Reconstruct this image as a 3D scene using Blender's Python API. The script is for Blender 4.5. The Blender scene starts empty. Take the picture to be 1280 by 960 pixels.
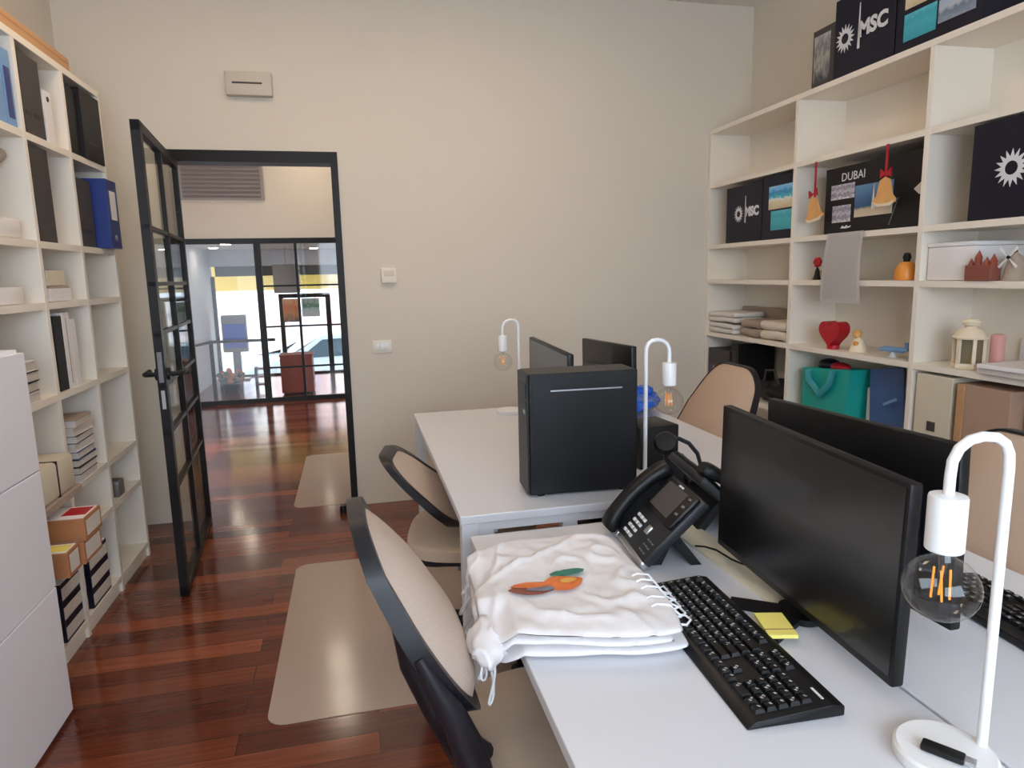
import bpy, bmesh, math, random
from mathutils import Vector, Matrix, noise
random.seed(7)
PI = math.pi
S = bpy.context.scene
COL = S.collection

# ------------------------------------------------------------------ camera
CZ = 1.40
FPX, PITCH, YAW, ROLL = 844.4, math.radians(9.225), math.radians(12.93), math.radians(1.31)
fwd = Vector((math.sin(YAW) * math.cos(PITCH), math.cos(YAW) * math.cos(PITCH), -math.sin(PITCH)))
rt = Vector((math.cos(YAW), -math.sin(YAW), 0)); up = rt.cross(fwd)
rt2 = math.cos(ROLL) * rt - math.sin(ROLL) * up
up2 = math.sin(ROLL) * rt + math.cos(ROLL) * up
cam = bpy.data.objects.new('camera', bpy.data.cameras.new('camera')); COL.objects.link(cam)
cam.data.sensor_width = 36; cam.data.lens = 36 * FPX / 1280; cam.data.clip_start = 0.02
cam.matrix_world = Matrix(((rt2.x, up2.x, -fwd.x, 0), (rt2.y, up2.y, -fwd.y, 0), (rt2.z, up2.z, -fwd.z, CZ), (0, 0, 0, 1)))
S.camera = cam

# ------------------------------------------------------------------ light and exposure
S.view_settings.view_transform = 'Standard'; S.view_settings.look = 'None'
S.view_settings.gamma = 1; S.view_settings.use_curve_mapping = False
S.view_settings.exposure = -0.33
W = bpy.data.worlds.new('sky'); S.world = W; W.use_nodes = True
W.node_tree.nodes['Background'].inputs[0].default_value = (0.78, 0.88, 1.0, 1)
W.node_tree.nodes['Background'].inputs[1].default_value = 6.0
def light(name, kind, loc, energy, color, rot=(0, 0, 0), size=1, size_y=None):
    l = bpy.data.lights.new(name, kind); l.energy = energy; l.color = color
    if kind == 'AREA':
        l.size = size
        if size_y: l.shape = 'RECTANGLE'; l.size_y = size_y
    o = bpy.data.objects.new(name, l); o.location = loc; o.rotation_euler = rot; COL.objects.link(o)
    return o
LAMP_STRENGTH = 12.5
HALL_STRENGTH = 55.0
sun = light('sun', 'SUN', (0, 16, 8), 3.5, (1, .97, .92), (math.radians(34), 0, math.radians(-14)))
sun.data.angle = .05
# daylight entering by the window behind the camera
light('window_daylight', 'AREA', (.35, -1.42, 1.7), 70, (.69, .82, 1.0), (math.radians(90), 0, 0), 2.2, 1.4)

# ------------------------------------------------------------------ materials
def lin(c):
    return tuple(((v / 255) / 12.92 if v / 255 <= .04045 else ((v / 255 + .055) / 1.055) ** 2.4) for v in c)
def pm(name, rgb, rough=.5, metal=0., var=.05, scale=12., bump=0., alpha=1., emit=None, emit_s=0., coat=0., spec=.5):
    m = bpy.data.materials.new(name); m.use_nodes = True; nt = m.node_tree; b = nt.nodes['Principled BSDF']
    c = lin(rgb)
    b.inputs['Roughness'].default_value = rough; b.inputs['Metallic'].default_value = metal
    b.inputs['Coat Weight'].default_value = coat; b.inputs['Specular IOR Level'].default_value = spec
    tc = nt.nodes.new('ShaderNodeTexCoord'); n = nt.nodes.new('ShaderNodeTexNoise')
    n.inputs['Scale'].default_value = scale; n.inputs['Detail'].default_value = 3
    nt.links.new(tc.outputs['Object'], n.inputs['Vector'])
    mx = nt.nodes.new('ShaderNodeMix'); mx.data_type = 'RGBA'
    mx.inputs[6].default_value = (*[v * (1 - var) for v in c], 1); mx.inputs[7].default_value = (*[min(1, v * (1 + var)) for v in c], 1)
    nt.links.new(n.outputs['Fac'], mx.inputs[0]); nt.links.new(mx.outputs[2], b.inputs['Base Color'])
    if bump:
        bp = nt.nodes.new('ShaderNodeBump'); bp.inputs['Strength'].default_value = bump; bp.inputs['Distance'].default_value = .004
        nt.links.new(n.outputs['Fac'], bp.inputs['Height']); nt.links.new(bp.outputs['Normal'], b.inputs['Normal'])
    if emit:
        b.inputs['Emission Color'].default_value = (*lin(emit), 1); b.inputs['Emission Strength'].default_value = emit_s
    if alpha < 1:
        b.inputs['Alpha'].default_value = alpha
    return m
def glass(name, tint=(1, 1, 1), refl=1.0):
    m = bpy.data.materials.new(name); m.use_nodes = True; nt = m.node_tree; nt.nodes.remove(nt.nodes['Principled BSDF'])
    t = nt.nodes.new('ShaderNodeBsdfTransparent'); t.inputs[0].default_value = (*tint, 1)
    g = nt.nodes.new('ShaderNodeBsdfGlossy'); g.inputs['Roughness'].default_value = .02
    f0 = nt.nodes.new('ShaderNodeLayerWeight'); f0.inputs[0].default_value = .5; pw = nt.nodes.new('ShaderNodeMath'); pw.operation = 'POWER'; pw.inputs[1].default_value = 4; nt.links.new(f0.outputs['Facing'], pw.inputs[0])
    f = nt.nodes.new('ShaderNodeMapRange'); f.inputs[3].default_value = .035; f.inputs[4].default_value = .6; nt.links.new(pw.outputs[0], f.inputs[0])
    k = nt.nodes.new('ShaderNodeMath'); k.operation = 'MULTIPLY'; k.inputs[1].default_value = refl
    mx = nt.nodes.new('ShaderNodeMixShader'); nt.links.new(f.outputs[0], k.inputs[0]); nt.links.new(k.outputs[0], mx.inputs[0])
    nt.links.new(t.outputs[0], mx.inputs[1]); nt.links.new(g.outputs[0], mx.inputs[2])
    nt.links.new(mx.outputs[0], nt.nodes['Material Output'].inputs[0])
    return m
def emis(name, rgb, s):
    m = bpy.data.materials.new(name); m.use_nodes = True; nt = m.node_tree; nt.nodes.remove(nt.nodes['Principled BSDF'])
    e = nt.nodes.new('ShaderNodeEmission'); e.inputs[0].default_value = (*lin(rgb), 1); e.inputs[1].default_value = s
    nt.links.new(e.outputs[0], nt.nodes['Material Output'].inputs[0]); return m
def wood_floor():
    m = bpy.data.materials.new('parquet'); m.use_nodes = True; nt = m.node_tree; b = nt.nodes['Principled BSDF']
    tc = nt.nodes.new('ShaderNodeTexCoord')
    br = nt.nodes.new('ShaderNodeTexBrick'); br.offset = .37; br.inputs['Scale'].default_value = 1
    br.inputs['Brick Width'].default_value = 1.15; br.inputs['Row Height'].default_value = .098
    br.inputs['Mortar Size'].default_value = .0012; br.inputs['Bias'].default_value = -.15
    br.inputs['Color1'].default_value = (*lin((88, 40, 27)), 1); br.inputs['Color2'].default_value = (*lin((158, 84, 52)), 1)
    br.inputs['Mortar'].default_value = (*lin((52, 22, 15)), 1)
    mp = nt.nodes.new('ShaderNodeMapping'); mp.inputs['Scale'].default_value = (1.2, 26, 1)
    n = nt.nodes.new('ShaderNodeTexNoise'); n.inputs['Scale'].default_value = 3.0; n.inputs['Detail'].default_value = 6
    nt.links.new(tc.outputs['Object'], br.inputs['Vector']); nt.links.new(tc.outputs['Object'], mp.inputs[0]); nt.links.new(mp.outputs[0], n.inputs['Vector'])
    rp = nt.nodes.new('ShaderNodeMapRange'); rp.inputs[1].default_value = .3; rp.inputs[2].default_value = .7; rp.inputs[3].default_value = .72; rp.inputs[4].default_value = 1.22
    nt.links.new(n.outputs['Fac'], rp.inputs[0])
    mx = nt.nodes.new('ShaderNodeMix'); mx.data_type = 'RGBA'; mx.blend_type = 'MULTIPLY'; mx.inputs[0].default_value = 1
    nt.links.new(br.outputs['Color'], mx.inputs[6]); nt.links.new(rp.outputs[0], mx.inputs[7])
    nt.links.new(mx.outputs[2], b.inputs['Base Color'])
    b.inputs['Roughness'].default_value = .16; b.inputs['Coat Weight'].default_value = .3; b.inputs['Coat Roughness'].default_value = .12
    return m
def photo(name, bands, wave=.25, scale=6., axis='Z', seedv=0.):
    """a printed picture: colour bands up the print, broken by noise"""
    m = bpy.data.materials.new(name); m.use_nodes = True; nt = m.node_tree; b = nt.nodes['Principled BSDF']; b.inputs['Roughness'].default_value = .35
    tc = nt.nodes.new('ShaderNodeTexCoord'); sp = nt.nodes.new('ShaderNodeSeparateXYZ'); nt.links.new(tc.outputs['Generated'], sp.inputs[0])
    n = nt.nodes.new('ShaderNodeTexNoise'); n.inputs['Scale'].default_value = scale; n.inputs['Detail'].default_value = 5
    mp = nt.nodes.new('ShaderNodeMapping'); mp.inputs['Location'].default_value = (seedv, seedv * 1.7, 0); nt.links.new(tc.outputs['Generated'], mp.inputs[0]); nt.links.new(mp.outputs[0], n.inputs['Vector'])
    a = nt.nodes.new('ShaderNodeMath'); a.operation = 'SUBTRACT'; a.inputs[1].default_value = .5; nt.links.new(n.outputs['Fac'], a.inputs[0])
    k = nt.nodes.new('ShaderNodeMath'); k.operation = 'MULTIPLY_ADD'; k.inputs[1].default_value = wave * 2
    nt.links.new(a.outputs[0], k.inputs[0]); nt.links.new(sp.outputs[axis], k.inputs[2])
    r = nt.nodes.new('ShaderNodeValToRGB'); el = r.color_ramp.elements
    while len(el) > 1: el.remove(el[0])
    el[0].position = bands[0][0]; el[0].color = (*lin(bands[0][1]), 1)
    for p, c in bands[1:]:
        e = el.new(p); e.color = (*lin(c), 1)
    nt.links.new(k.outputs[0], r.inputs[0]); nt.links.new(r.outputs[0], b.inputs['Base Color'])
    return m
M = {}
M['wall'] = pm('wall_paint', (226, 216, 200), .85, var=.02, scale=2)
M['ceil'] = pm('ceiling_paint', (232, 226, 218), .9, var=.015)
M['floor'] = wood_floor()
M['cabinet'] = pm('white_cabinet_lacquer', (246, 245, 250), .4, var=.01, scale=4)
M['white'] = pm('white_melamine', (243, 234, 219), .38, var=.015, scale=4)
M['desk'] = pm('white_desk_laminate', (219, 219, 223), .3, var=.015, scale=4)
M['steelw'] = pm('white_powder_coat', (222, 224, 228), .35, var=.02)
M['lampw'] = pm('white_lamp_enamel', (238, 238, 238), .3, var=.01)
M['cream'] = pm('cream_plastic', (222, 212, 188), .45, var=.02)
M['blackm'] = pm('black_door_steel', (20, 15, 14), .45, var=.1, spec=.3)
M['black'] = pm('black_plastic', (15, 15, 17), .42, var=.08, spec=.35)
M['blackg'] = pm('black_gloss', (9, 9, 11), .12, var=.02)
M['screen'] = pm('monitor_screen', (20, 18, 19), .3, var=.02, spec=.9, coat=.2)
M['screen2'] = pm('phone_display', (84, 78, 74), .3, var=.02)
M['char'] = pm('charcoal_plastic', (36, 38, 42), .45, var=.08, spec=.4)
M['frame'] = pm('chair_frame_plastic', (28, 27, 32), .38, var=.06, spec=.4)
M['grey'] = pm('grey_metal', (120, 118, 120), .4, metal=.4, var=.05)
M['silver'] = pm('silver_trim', (190, 190, 192), .3, metal=.7, var=.03)
M['mesh'] = pm('beige_chair_fabric', (196, 176, 160), .85, var=.05, scale=240, bump=.25)
M['seat'] = pm('beige_seat_fabric', (208, 188, 166), .85, var=.05, scale=200, bump=.25)
M['seatd'] = pm('beige_far_chair_fabric', (192, 166, 144), .85, var=.05, scale=200, bump=.2)
M['card'] = pm('brown_cardboard', (176, 118, 76), .8, var=.06, scale=20)
M['cardl'] = pm('tan_cardboard', (196, 152, 108), .8, var=.05, scale=20)
M['cardp'] = pm('pale_brown_cardboard', (178, 148, 126), .8, var=.05, scale=20)
M['paper'] = pm('white_paper', (236, 232, 230), .8, var=.02)
M['papers'] = pm('paper_edges', (214, 206, 196), .85, var=.12, scale=90)
M['navy'] = pm('navy_card', (20, 20, 38), .4, var=.06, spec=.3)
M['darkgrey'] = pm('dark_grey_card', (70, 64, 62), .6, var=.06)
M['darkbox'] = pm('black_card', (28, 26, 28), .5, var=.08, spec=.3)
M['blueb'] = pm('blue_binder', (38, 58, 128), .4, var=.08)
M['lblue'] = pm('light_blue_folder', (120, 160, 205), .45, var=.08)
M['red'] = pm('red_enamel', (184, 22, 38), .3, var=.05)
M['redr'] = pm('red_ribbon', (176, 16, 34), .5, var=.1)
M['ginger'] = pm('gingerbread', (228, 172, 104), .7, var=.08, scale=30)
M['icing'] = pm('pale_icing', (236, 220, 192), .6, var=.05)
M['orange'] = pm('orange_plastic', (232, 150, 60), .35, var=.08)
M['teal'] = pm('teal_bag_paper', (22, 168, 158), .4, var=.1)
M['tealh'] = pm('pale_teal_handle', (96, 205, 212), .4, var=.08)
M['navyf'] = pm('navy_folder', (58, 92, 146), .4, var=.05)
M['bluebag'] = pm('blue_polythene', (14, 92, 205), .18, var=.12, scale=6, coat=.4)
M['cloth'] = pm('white_cotton', (232, 228, 228), .9, var=.03, scale=60, bump=.15)
M['cord'] = pm('white_cord', (240, 240, 240), .8, var=.05, scale=200)
M['towel'] = pm('folded_towel', (228, 223, 214), .95, var=.05, scale=120, bump=.4)
M['toweld'] = pm('taupe_cloth', (172, 154, 138), .95, var=.08, scale=120, bump=.4)
M['towelc'] = pm('cream_cloth', (226, 214, 196), .95, var=.05, scale=120, bump=.4)
M['yellow'] = pm('yellow_note_paper', (240, 226, 120), .8, var=.03)
M['pgreen'] = pm('print_green', (58, 122, 104), .7, var=.2, scale=60)
M['porange'] = pm('print_orange', (226, 120, 62), .7, var=.25, scale=60)
M['pgrey'] = pm('print_grey', (132, 130, 140), .7, var=.2, scale=80)
M['pbrown'] = pm('print_brown', (140, 80, 66), .7, var=.2, scale=80)
M['pyel'] = pm('print_yellow', (236, 178, 84), .7, var=.1, scale=60)
M['inkw'] = pm('white_ink', (225, 225, 228), .5, var=.02)
M['glass'] = glass('door_glass', (.93, .94, .91), .8)
M['pglass'] = glass('partition_glass', (.97, .98, .98), .7)
M['bulb'] = glass('bulb_glass', (.965, .965, .965), 1.3)
M['fil'] = pm('amber_filament', (235, 150, 40), .4, emit=(255, 160, 50), emit_s=.55)
M['mat'] = pm('frosted_floor_mat', (206, 184, 168), .16, var=.02, scale=3, alpha=.64)
M['brownw'] = pm('red_brown_wood', (150, 66, 46), .4, var=.1, scale=14)
M['yawn'] = pm('yellow_awning', (244, 206, 92), .8, var=.04)
M['road'] = pm('asphalt', (150, 150, 152), .9, var=.1)
M['facade'] = pm('pale_facade', (236, 226, 222), .85, var=.05, scale=1.5)
M['facade2'] = pm('pink_facade', (226, 196, 190), .85, var=.05, scale=1.5)
M['carp'] = pm('silver_car_paint', (196, 206, 212), .2, metal=.3, var=.02, coat=.5)
M['carw'] = pm('white_car_paint', (232, 236, 240), .2, var=.02, coat=.5)
M['cargl'] = pm('car_glass', (60, 80, 92), .06, var=.02)
M['tyre'] = pm('tyre_rubber', (36, 36, 38), .8, var=.1)
M['bblue'] = pm('blue_panel', (40, 84, 200), .5, var=.1, emit=None)
M['shopwall'] = pm('shop_wall_paint', (226, 228, 236), .85, var=.02)
M['shopglow'] = photo('shop_display', [(0, (170, 176, 190)), (.35, (226, 214, 214)), (.5, (150, 160, 176)), (.62, (236, 230, 226)), (1, (214, 224, 236))], .5, 3)
M['greige'] = pm('greige_plastic', (206, 196, 180), .5, var=.02)
M['ventm'] = pm('vent_grille', (150, 142, 138), .5, metal=.3, var=.04)
M['dcar'] = pm('dark_shop_header', (86, 90, 90), .7, var=.05)
M['led'] = emis('led_diffuser', (255, 226, 196), LAMP_STRENGTH)
M['ledh'] = emis('hall_led', (255, 238, 214), HALL_STRENGTH)
M['plant'] = pm('orange_flowers', (214, 110, 40), .7, var=.3, scale=60)
M['leaf'] = pm('dark_leaf', (70, 78, 50), .7, var=.2, scale=40)
M['pink'] = pm('pink_wrap', (224, 168, 160), .5, var=.08)
M['poster'] = photo('orange_poster_print', [(0, (120, 100, 90)), (.35, (222, 150, 90)), (.7, (236, 130, 60)), (1, (240, 200, 150))], .4, 5)
M['poster2'] = photo('green_poster_print', [(0, (236, 240, 240)), (.5, (200, 226, 220)), (.6, (90, 160, 120)), (1, (225, 235, 240))], .4, 5)
beach = [(0, (212, 190, 150)), (.3, (232, 220, 190)), (.42, (240, 244, 244)), (.5, (70, 190, 206)), (.7, (40, 140, 200)), (.85, (110, 190, 235)), (1, (150, 205, 240))]
M['ph_beach'] = photo('beach_print', beach, .2, 5)
M['ph_beach2'] = photo('beach_print_two', beach, .22, 6, 'Z', 3.1)
M['ph_sea'] = photo('sea_print', [(0, (52, 160, 176)), (.5, (70, 182, 196)), (.75, (60, 170, 190)), (1, (96, 200, 214))], .3, 9)
M['ph_sky'] = photo('coast_print', [(0, (150, 160, 176)), (.4, (110, 130, 150)), (.6, (190, 196, 206)), (1, (160, 186, 214))], .25, 7)
M['ph_grey'] = photo('old_town_print', [(0, (60, 60, 60)), (.3, (130, 130, 132)), (.5, (170, 168, 150)), (.7, (110, 112, 120)), (1, (180, 180, 176))], .5, 5)
M['ph_city'] = photo('city_print', [(0, (226, 222, 226)), (.3, (120, 118, 140)), (.5, (210, 204, 214)), (.75, (130, 130, 150)), (1, (205, 200, 214))], .45, 9)
M['ph_sail'] = photo('bay_print', [(0, (216, 200, 176)), (.22, (206, 190, 160)), (.32, (40, 84, 128)), (.6, (60, 110, 158)), (1, (100, 146, 186))], .08, 4)

# ------------------------------------------------------------------ mesh helpers
class MB:
    def __init__(s): s.bm = bmesh.new()
    def box(s, cx, cy, cz, sx, sy, sz, rz=0., bev=0., mx=None, seg=2):
        r = bmesh.ops.create_cube(s.bm, size=1); vs = r['verts']
        bmesh.ops.scale(s.bm, vec=(sx, sy, sz), verts=vs)
        if bev:
            es = list({e for v in vs for e in v.link_edges})
            g = bmesh.ops.bevel(s.bm, geom=es, offset=min(bev, .45 * min(sx, sy, sz)), segments=seg, profile=.5, affect='EDGES')
            vs = list({v for f in g['faces'] for v in f.verts} | {v for v in vs if v.is_valid})
        t = Matrix.Translation((cx, cy, cz)) @ Matrix.Rotation(rz, 4, 'Z')
        if mx: t = t @ mx
        bmesh.ops.transform(s.bm, matrix=t, verts=vs); return s
    def b(s, x0, x1, y0, y1, z0, z1, bev=0.):
        return s.box((x0 + x1) / 2, (y0 + y1) / 2, (z0 + z1) / 2, abs(x1 - x0), abs(y1 - y0), abs(z1 - z0), 0, bev)
    def cone(s, p0, p1, r0, r1=None, seg=20):
        p0, p1 = Vector(p0), Vector(p1); d = p1 - p0
        r1 = r0 if r1 is None else r1
        q = d.to_track_quat('Z', 'Y').to_matrix().to_4x4()
        bmesh.ops.create_cone(s.bm, cap_ends=True, segments=seg, radius1=r0, radius2=r1, depth=d.length, matrix=Matrix.Translation((p0 + p1) / 2) @ q); return s
    def tube(s, pts, r, seg=8, closed=False):
        pts = [Vector(p) for p in pts]; n = len(pts); rings = []
        prev = None
        for i, p in enumerate(pts):
            if closed: t = pts[(i + 1) % n] - pts[i - 1]
            else: t = pts[min(i + 1, n - 1)] - pts[max(i - 1, 0)]
            t.normalize()
            if prev is None:
                a = Vector((0, 0, 1)) if abs(t.z) < .9 else Vector((1, 0, 0)); u = t.cross(a).normalized()
            else: u = (prev - t * prev.dot(t)).normalized()
            prev = u; w = t.cross(u)
            rr = r[i] if isinstance(r, (list, tuple)) else r
            rings.append([s.bm.verts.new(p + (u * math.cos(2 * PI * k / seg) + w * math.sin(2 * PI * k / seg)) * rr) for k in range(seg)])
        for i in range(n if closed else n - 1):
            a, b = rings[i], rings[(i + 1) % n]
            for k in range(seg): s.bm.faces.new((a[k], a[(k + 1) % seg], b[(k + 1) % seg], b[k]))
        if not closed:
            s.bm.faces.new(rings[0][::-1]); s.bm.faces.new(rings[-1])
        return s
    def lathe(s, prof, c=(0, 0, 0), seg=28, sx=1., sy=1.):
        rings = []
        for r, z in prof:
            rings.append([s.bm.verts.new((c[0] + r * sx * math.cos(2 * PI * k / seg), c[1] + r * sy * math.sin(2 * PI * k / seg), c[2] + z)) for k in range(seg)])
        for a, b in zip(rings, rings[1:]):
            for k in range(seg): s.bm.faces.new((a[k], a[(k + 1) % seg], b[(k + 1) % seg], b[k]))
        s.bm.faces.new(rings[0][::-1]); s.bm.faces.new(rings[-1]); return s
    def prism(s, poly, h, mx=None):
        """2-D outline in local XY extruded along Z by h"""
        mx = mx or Matrix()
        a = [s.bm.verts.new(mx @ Vector((x, y, 0))) for x, y in poly]; b = [s.bm.verts.new(mx @ Vector((x, y, h))) for x, y in poly]
        n = len(poly)
        s.bm.faces.new(a[::-1]); s.bm.faces.new(b)
        for i in range(n): s.bm.faces.new((a[i], a[(i + 1) % n], b[(i + 1) % n], b[i]))
        return s
    def grid(s, f, nu, nv):
        vs = [[s.bm.verts.new(f(i / nu, j / nv)) for j in range(nv + 1)] for i in range(nu + 1)]
        for i in range(nu):
            for j in range(nv): s.bm.faces.new((vs[i][j], vs[i + 1][j], vs[i + 1][j + 1], vs[i][j + 1]))
        return s
    def ball(s, c, r, sx=1, sy=1, sz=1, sub=3):
        bmesh.ops.create_icosphere(s.bm, subdivisions=sub, radius=r, matrix=Matrix.Translation(c) @ Matrix.Diagonal((sx, sy, sz, 1))); return s
    def done(s, name, mat, parent=None, smooth=True, ang=35):
        bmesh.ops.recalc_face_normals(s.bm, faces=s.bm.faces[:])
        me = bpy.data.meshes.new(name); s.bm.to_mesh(me); s.bm.free()
        me.materials.append(M[mat] if isinstance(mat, str) else mat)
        if smooth:
            for p in me.polygons: p.use_smooth = True
            me.set_sharp_from_angle(angle=math.radians(ang))
        o = bpy.data.objects.new(name, me); COL.objects.link(o)
        if parent: o.parent = parent
        return o
def tag(o, label, cat, group=None, kind=None):
    o['label'] = label; o['category'] = cat
    if group: o['group'] = group
    if kind: o['kind'] = kind
    return o
def thing(name, label, cat, loc=(0, 0, 0), rz=0., group=None):
    o = bpy.data.objects.new(name, None); COL.objects.link(o); o.empty_display_size = .05
    o.location = loc; o.rotation_euler = (0, 0, rz); return tag(o, label, cat, group)
def struct(o):
    o['kind'] = 'structure'; return o
def dup(o, parent=None, **kw):
    c = o.copy(); COL.objects.link(c); c.parent = parent
    for ch in list(o.children): dup(ch, c)
    return c
def dup_thing(o, loc, rz, label):
    c = dup(o); c.location = loc; c.rotation_euler = (0, 0, rz); c['label'] = label; return c
def text_obj(name, s, size, mat, parent, mx, depth=.0012, shear=0., bold=0.):
    cu = bpy.data.curves.new(name, 'FONT'); cu.body = s; cu.size = size; cu.extrude = depth; cu.align_x = 'CENTER'; cu.align_y = 'CENTER'
    cu.shear = shear; cu.offset = bold; cu.resolution_u = 3
    t = bpy.data.objects.new(name, cu); COL.objects.link(t)
    bpy.context.view_layer.update()
    me = bpy.data.meshes.new_from_object(t.evaluated_get(bpy.context.evaluated_depsgraph_get()))
    bpy.data.objects.remove(t)
    me.name = name; me.materials.clear(); me.materials.append(M[mat]); me.transform(mx)
    o = bpy.data.objects.new(name, me); COL.objects.link(o)
    if parent: o.parent = parent
    return o
def rnd(w, h, r, n=5):
    pts = []
    for cx, cy, a0 in ((w / 2 - r, h / 2 - r, 0), (-w / 2 + r, h / 2 - r, 90), (-w / 2 + r, -h / 2 + r, 180), (w / 2 - r, -h / 2 + r, 270)):
        for k in range(n + 1):
            a = math.radians(a0 + 90 * k / n); pts.append((cx + r * math.cos(a), cy + r * math.sin(a)))
    return pts
# faces: right, up, outward normal of a front that looks towards -X
def face_mx(x, y, z, facing='-X', tilt=0.):
    if facing == '-X': b = Matrix(((0, 0, -1), (-1, 0, 0), (0, 1, 0)))
    elif facing == '+X': b = Matrix(((0, 0, 1), (1, 0, 0), (0, 1, 0)))
    elif facing == '-Y': b = Matrix(((1, 0, 0), (0, 0, -1), (0, 1, 0)))
    else: b = Matrix(((-1, 0, 0), (0, 0, 1), (0, 1, 0)))
    return Matrix.Translation((x, y, z)) @ b.to_4x4() @ Matrix.Rotation(tilt, 4, 'Z')

# ------------------------------------------------------------------ the room
XL, XR, YB, YF, CH = -1.43, 2.60, 4.164, -1.5, 3.05
DX0, DX1, DH = -0.985, -0.045, 2.114            # door opening with its frame
struct(MB().b(-4.5, 4.5, YF - .1, 10.5, -.1, 0).done('floor', 'floor', smooth=False))
struct(MB().b(XL - .1, XR + .1, YF - .1, YB + .12, CH, CH + .1).done('ceiling', 'ceil', smooth=False))
struct(MB().b(XL - .1, XL, YF, YB + .12, 0, CH).done('wall_left', 'wall', smooth=False))
struct(MB().b(XR, XR + .1, YF, YB + .12, 0, CH).done('wall_right', 'wall', smooth=False))
w = MB(); w.b(XL, DX0, YB, YB + .12, 0, CH); w.b(DX1, XR, YB, YB + .12, 0, CH); w.b(DX0, DX1, YB, YB + .12, DH, CH)
struct(w.done('wall_back', 'wall', smooth=False))
WX0, WX1, WZ0, WZ1 = -.85, 1.55, .95, 2.45
w = MB(); w.b(XL - .1, WX0, YF - .1, YF, 0, CH); w.b(WX1, XR + .1, YF - .1, YF, 0, CH); w.b(WX0, WX1, YF - .1, YF, 0, WZ0); w.b(WX0, WX1, YF - .1, YF, WZ1, CH)
struct(w.done('wall_front', 'wall', smooth=False))
w = MB(); w.b(WX0, WX1, YF - .08, YF - .02, WZ0, WZ0 + .05); w.b(WX0, WX1, YF - .08, YF - .02, WZ1 - .05, WZ1)
for x in (WX0 + .025, (WX0 + WX1) / 2, WX1 - .025): w.b(x - .025, x + .025, YF - .08, YF - .02, WZ0, WZ1)
wn = struct(w.done('window_1', 'lampw', smooth=False))
MB().b(WX0 + .03, WX1 - .03, YF - .055, YF - .05, WZ0 + .03, WZ1 - .03).done('window_pane', 'pglass', wn, False)

# hall, shop front and street beyond the door
HY, SY = 8.14, 10.5
w = MB(); w.b(-3.0, -2.9, YB + .12, HY, 0, CH); struct(w.done('wall_hall_left', 'wall', smooth=False))
struct(MB().b(1.6, 1.7, YB + .12, HY, 0, CH).done('wall_hall_right', 'wall', smooth=False))
struct(MB().b(-3.0, 1.7, YB + .12, HY + .1, CH, CH + .1).done('ceiling_hall', 'ceil', smooth=False))
struct(MB().b(-3.0, 1.7, HY + .02, HY + .1, 1.86, CH).done('wall_bulkhead', 'wall', smooth=False))
struct(MB().b(-2.05, -1.97, HY + .1, SY + .1, 0, 1.9).done('wall_shop_left', 'shopwall', smooth=False))
struct(MB().b(1.6, 1.7, HY + .1, SY + .1, 0, 1.9).done('wall_shop_right', 'shopwall', smooth=False))
struct(MB().b(-2.05, 1.7, HY + .1, SY + .12, 1.83, 1.9).done('ceiling_shop', 'ceil', smooth=False))
w = MB(); w.b(-1.97, 1.6, SY, SY + .1, 1.6, 1.83); struct(w.done('wall_shop_front', 'shopwall', smooth=False))
struct(MB().b(-1.9, 1.6, SY - .06, SY + .02, 1.46, 1.6).done('trim_1', 'dcar', smooth=False))
struct(MB().b(-12, 12, SY, 30, -1.2, -1.1).done('ground_street', 'road', smooth=False))
struct(MB().b(-2.1, 1.7, SY - .02, SY + .12, -1.15, 0).done('wall_plinth', 'shopwall', smooth=False))

# ------------------------------------------------------------------ large furniture: door, shelves, cabinet, desks
dr = thing('door_1', 'black steel glazed door standing open beside its black frame', 'door', (DX0, YB, 0)); struct(dr)
f = MB(); x1 = DX1 - DX0
f.b(0, x1, -.012, .132, DH - .062, DH); f.b(0, .045, -.006, .132, 0, DH - .062); f.b(x1 - .04, x1, -.012, .132, 0, DH - .062)
f.done('door_frame', 'blackm', dr, False)
DL, DT = 1.03, 2.04
leaf = bpy.data.objects.new('door_leaf', None)
ang = math.atan2(3.10 - (YB - .03), -.815 - (DX0 + .075))
lm = Matrix.Translation((.075, -.03, .008)) @ Matrix.Rotation(ang, 4, 'Z')
def ldone(mb, name, mat, par, smooth=False):
    bmesh.ops.transform(mb.bm, matrix=lm, verts=mb.bm.verts[:]); return mb.done(name, mat, par, smooth)
f = MB(); T = .0175
f.b(0, .03, -T, T, 0, DT); f.b(DL - .05, DL, -T, T, 0, DT)
f.b(0, DL, -T, T, DT - .04, DT); f.b(0, DL, -T, T, 0, .035)
f.b(DL * .5 - .008, DL * .5 + .008, -T * .8, T * .8, 0, DT)
for z in (1.62, 1.385, 1.175, .955, .745, .49): f.b(0, DL, -.012, .012, z - .009, z + .009)
COL.objects.link(leaf); bpy.data.objects.remove(leaf)
lf = ldone(f, 'door_leaf', 'blackm', dr)
ldone(MB().b(.03, DL - .08, -.004, .004, .03, DT - .03), 'glass_pane', 'glass', lf)
ldone(MB().b(DL, DL + .0025, -.009, .009, .97, 1.10), 'lock_plate', 'grey', lf); ldone(MB().b(DL, DL + .0025, -.007, .007, .855, .935), 'strike_bolt', 'silver', lf)
f = MB()
for sgn in (-1, 1):
    f.cone((DL - .05, sgn * T, 1.0), (DL - .05, sgn * (T + .012), 1.0), .026)
    f.tube([(DL - .05, sgn * T, 1.0), (DL - .05, sgn * (T + .05), 1.0), (DL - .06, sgn * (T + .056), 1.0), (DL - .17, sgn * (T + .056), 1.0)], .0105, 10)
ldone(f, 'door_handle', 'black', lf, True)

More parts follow.
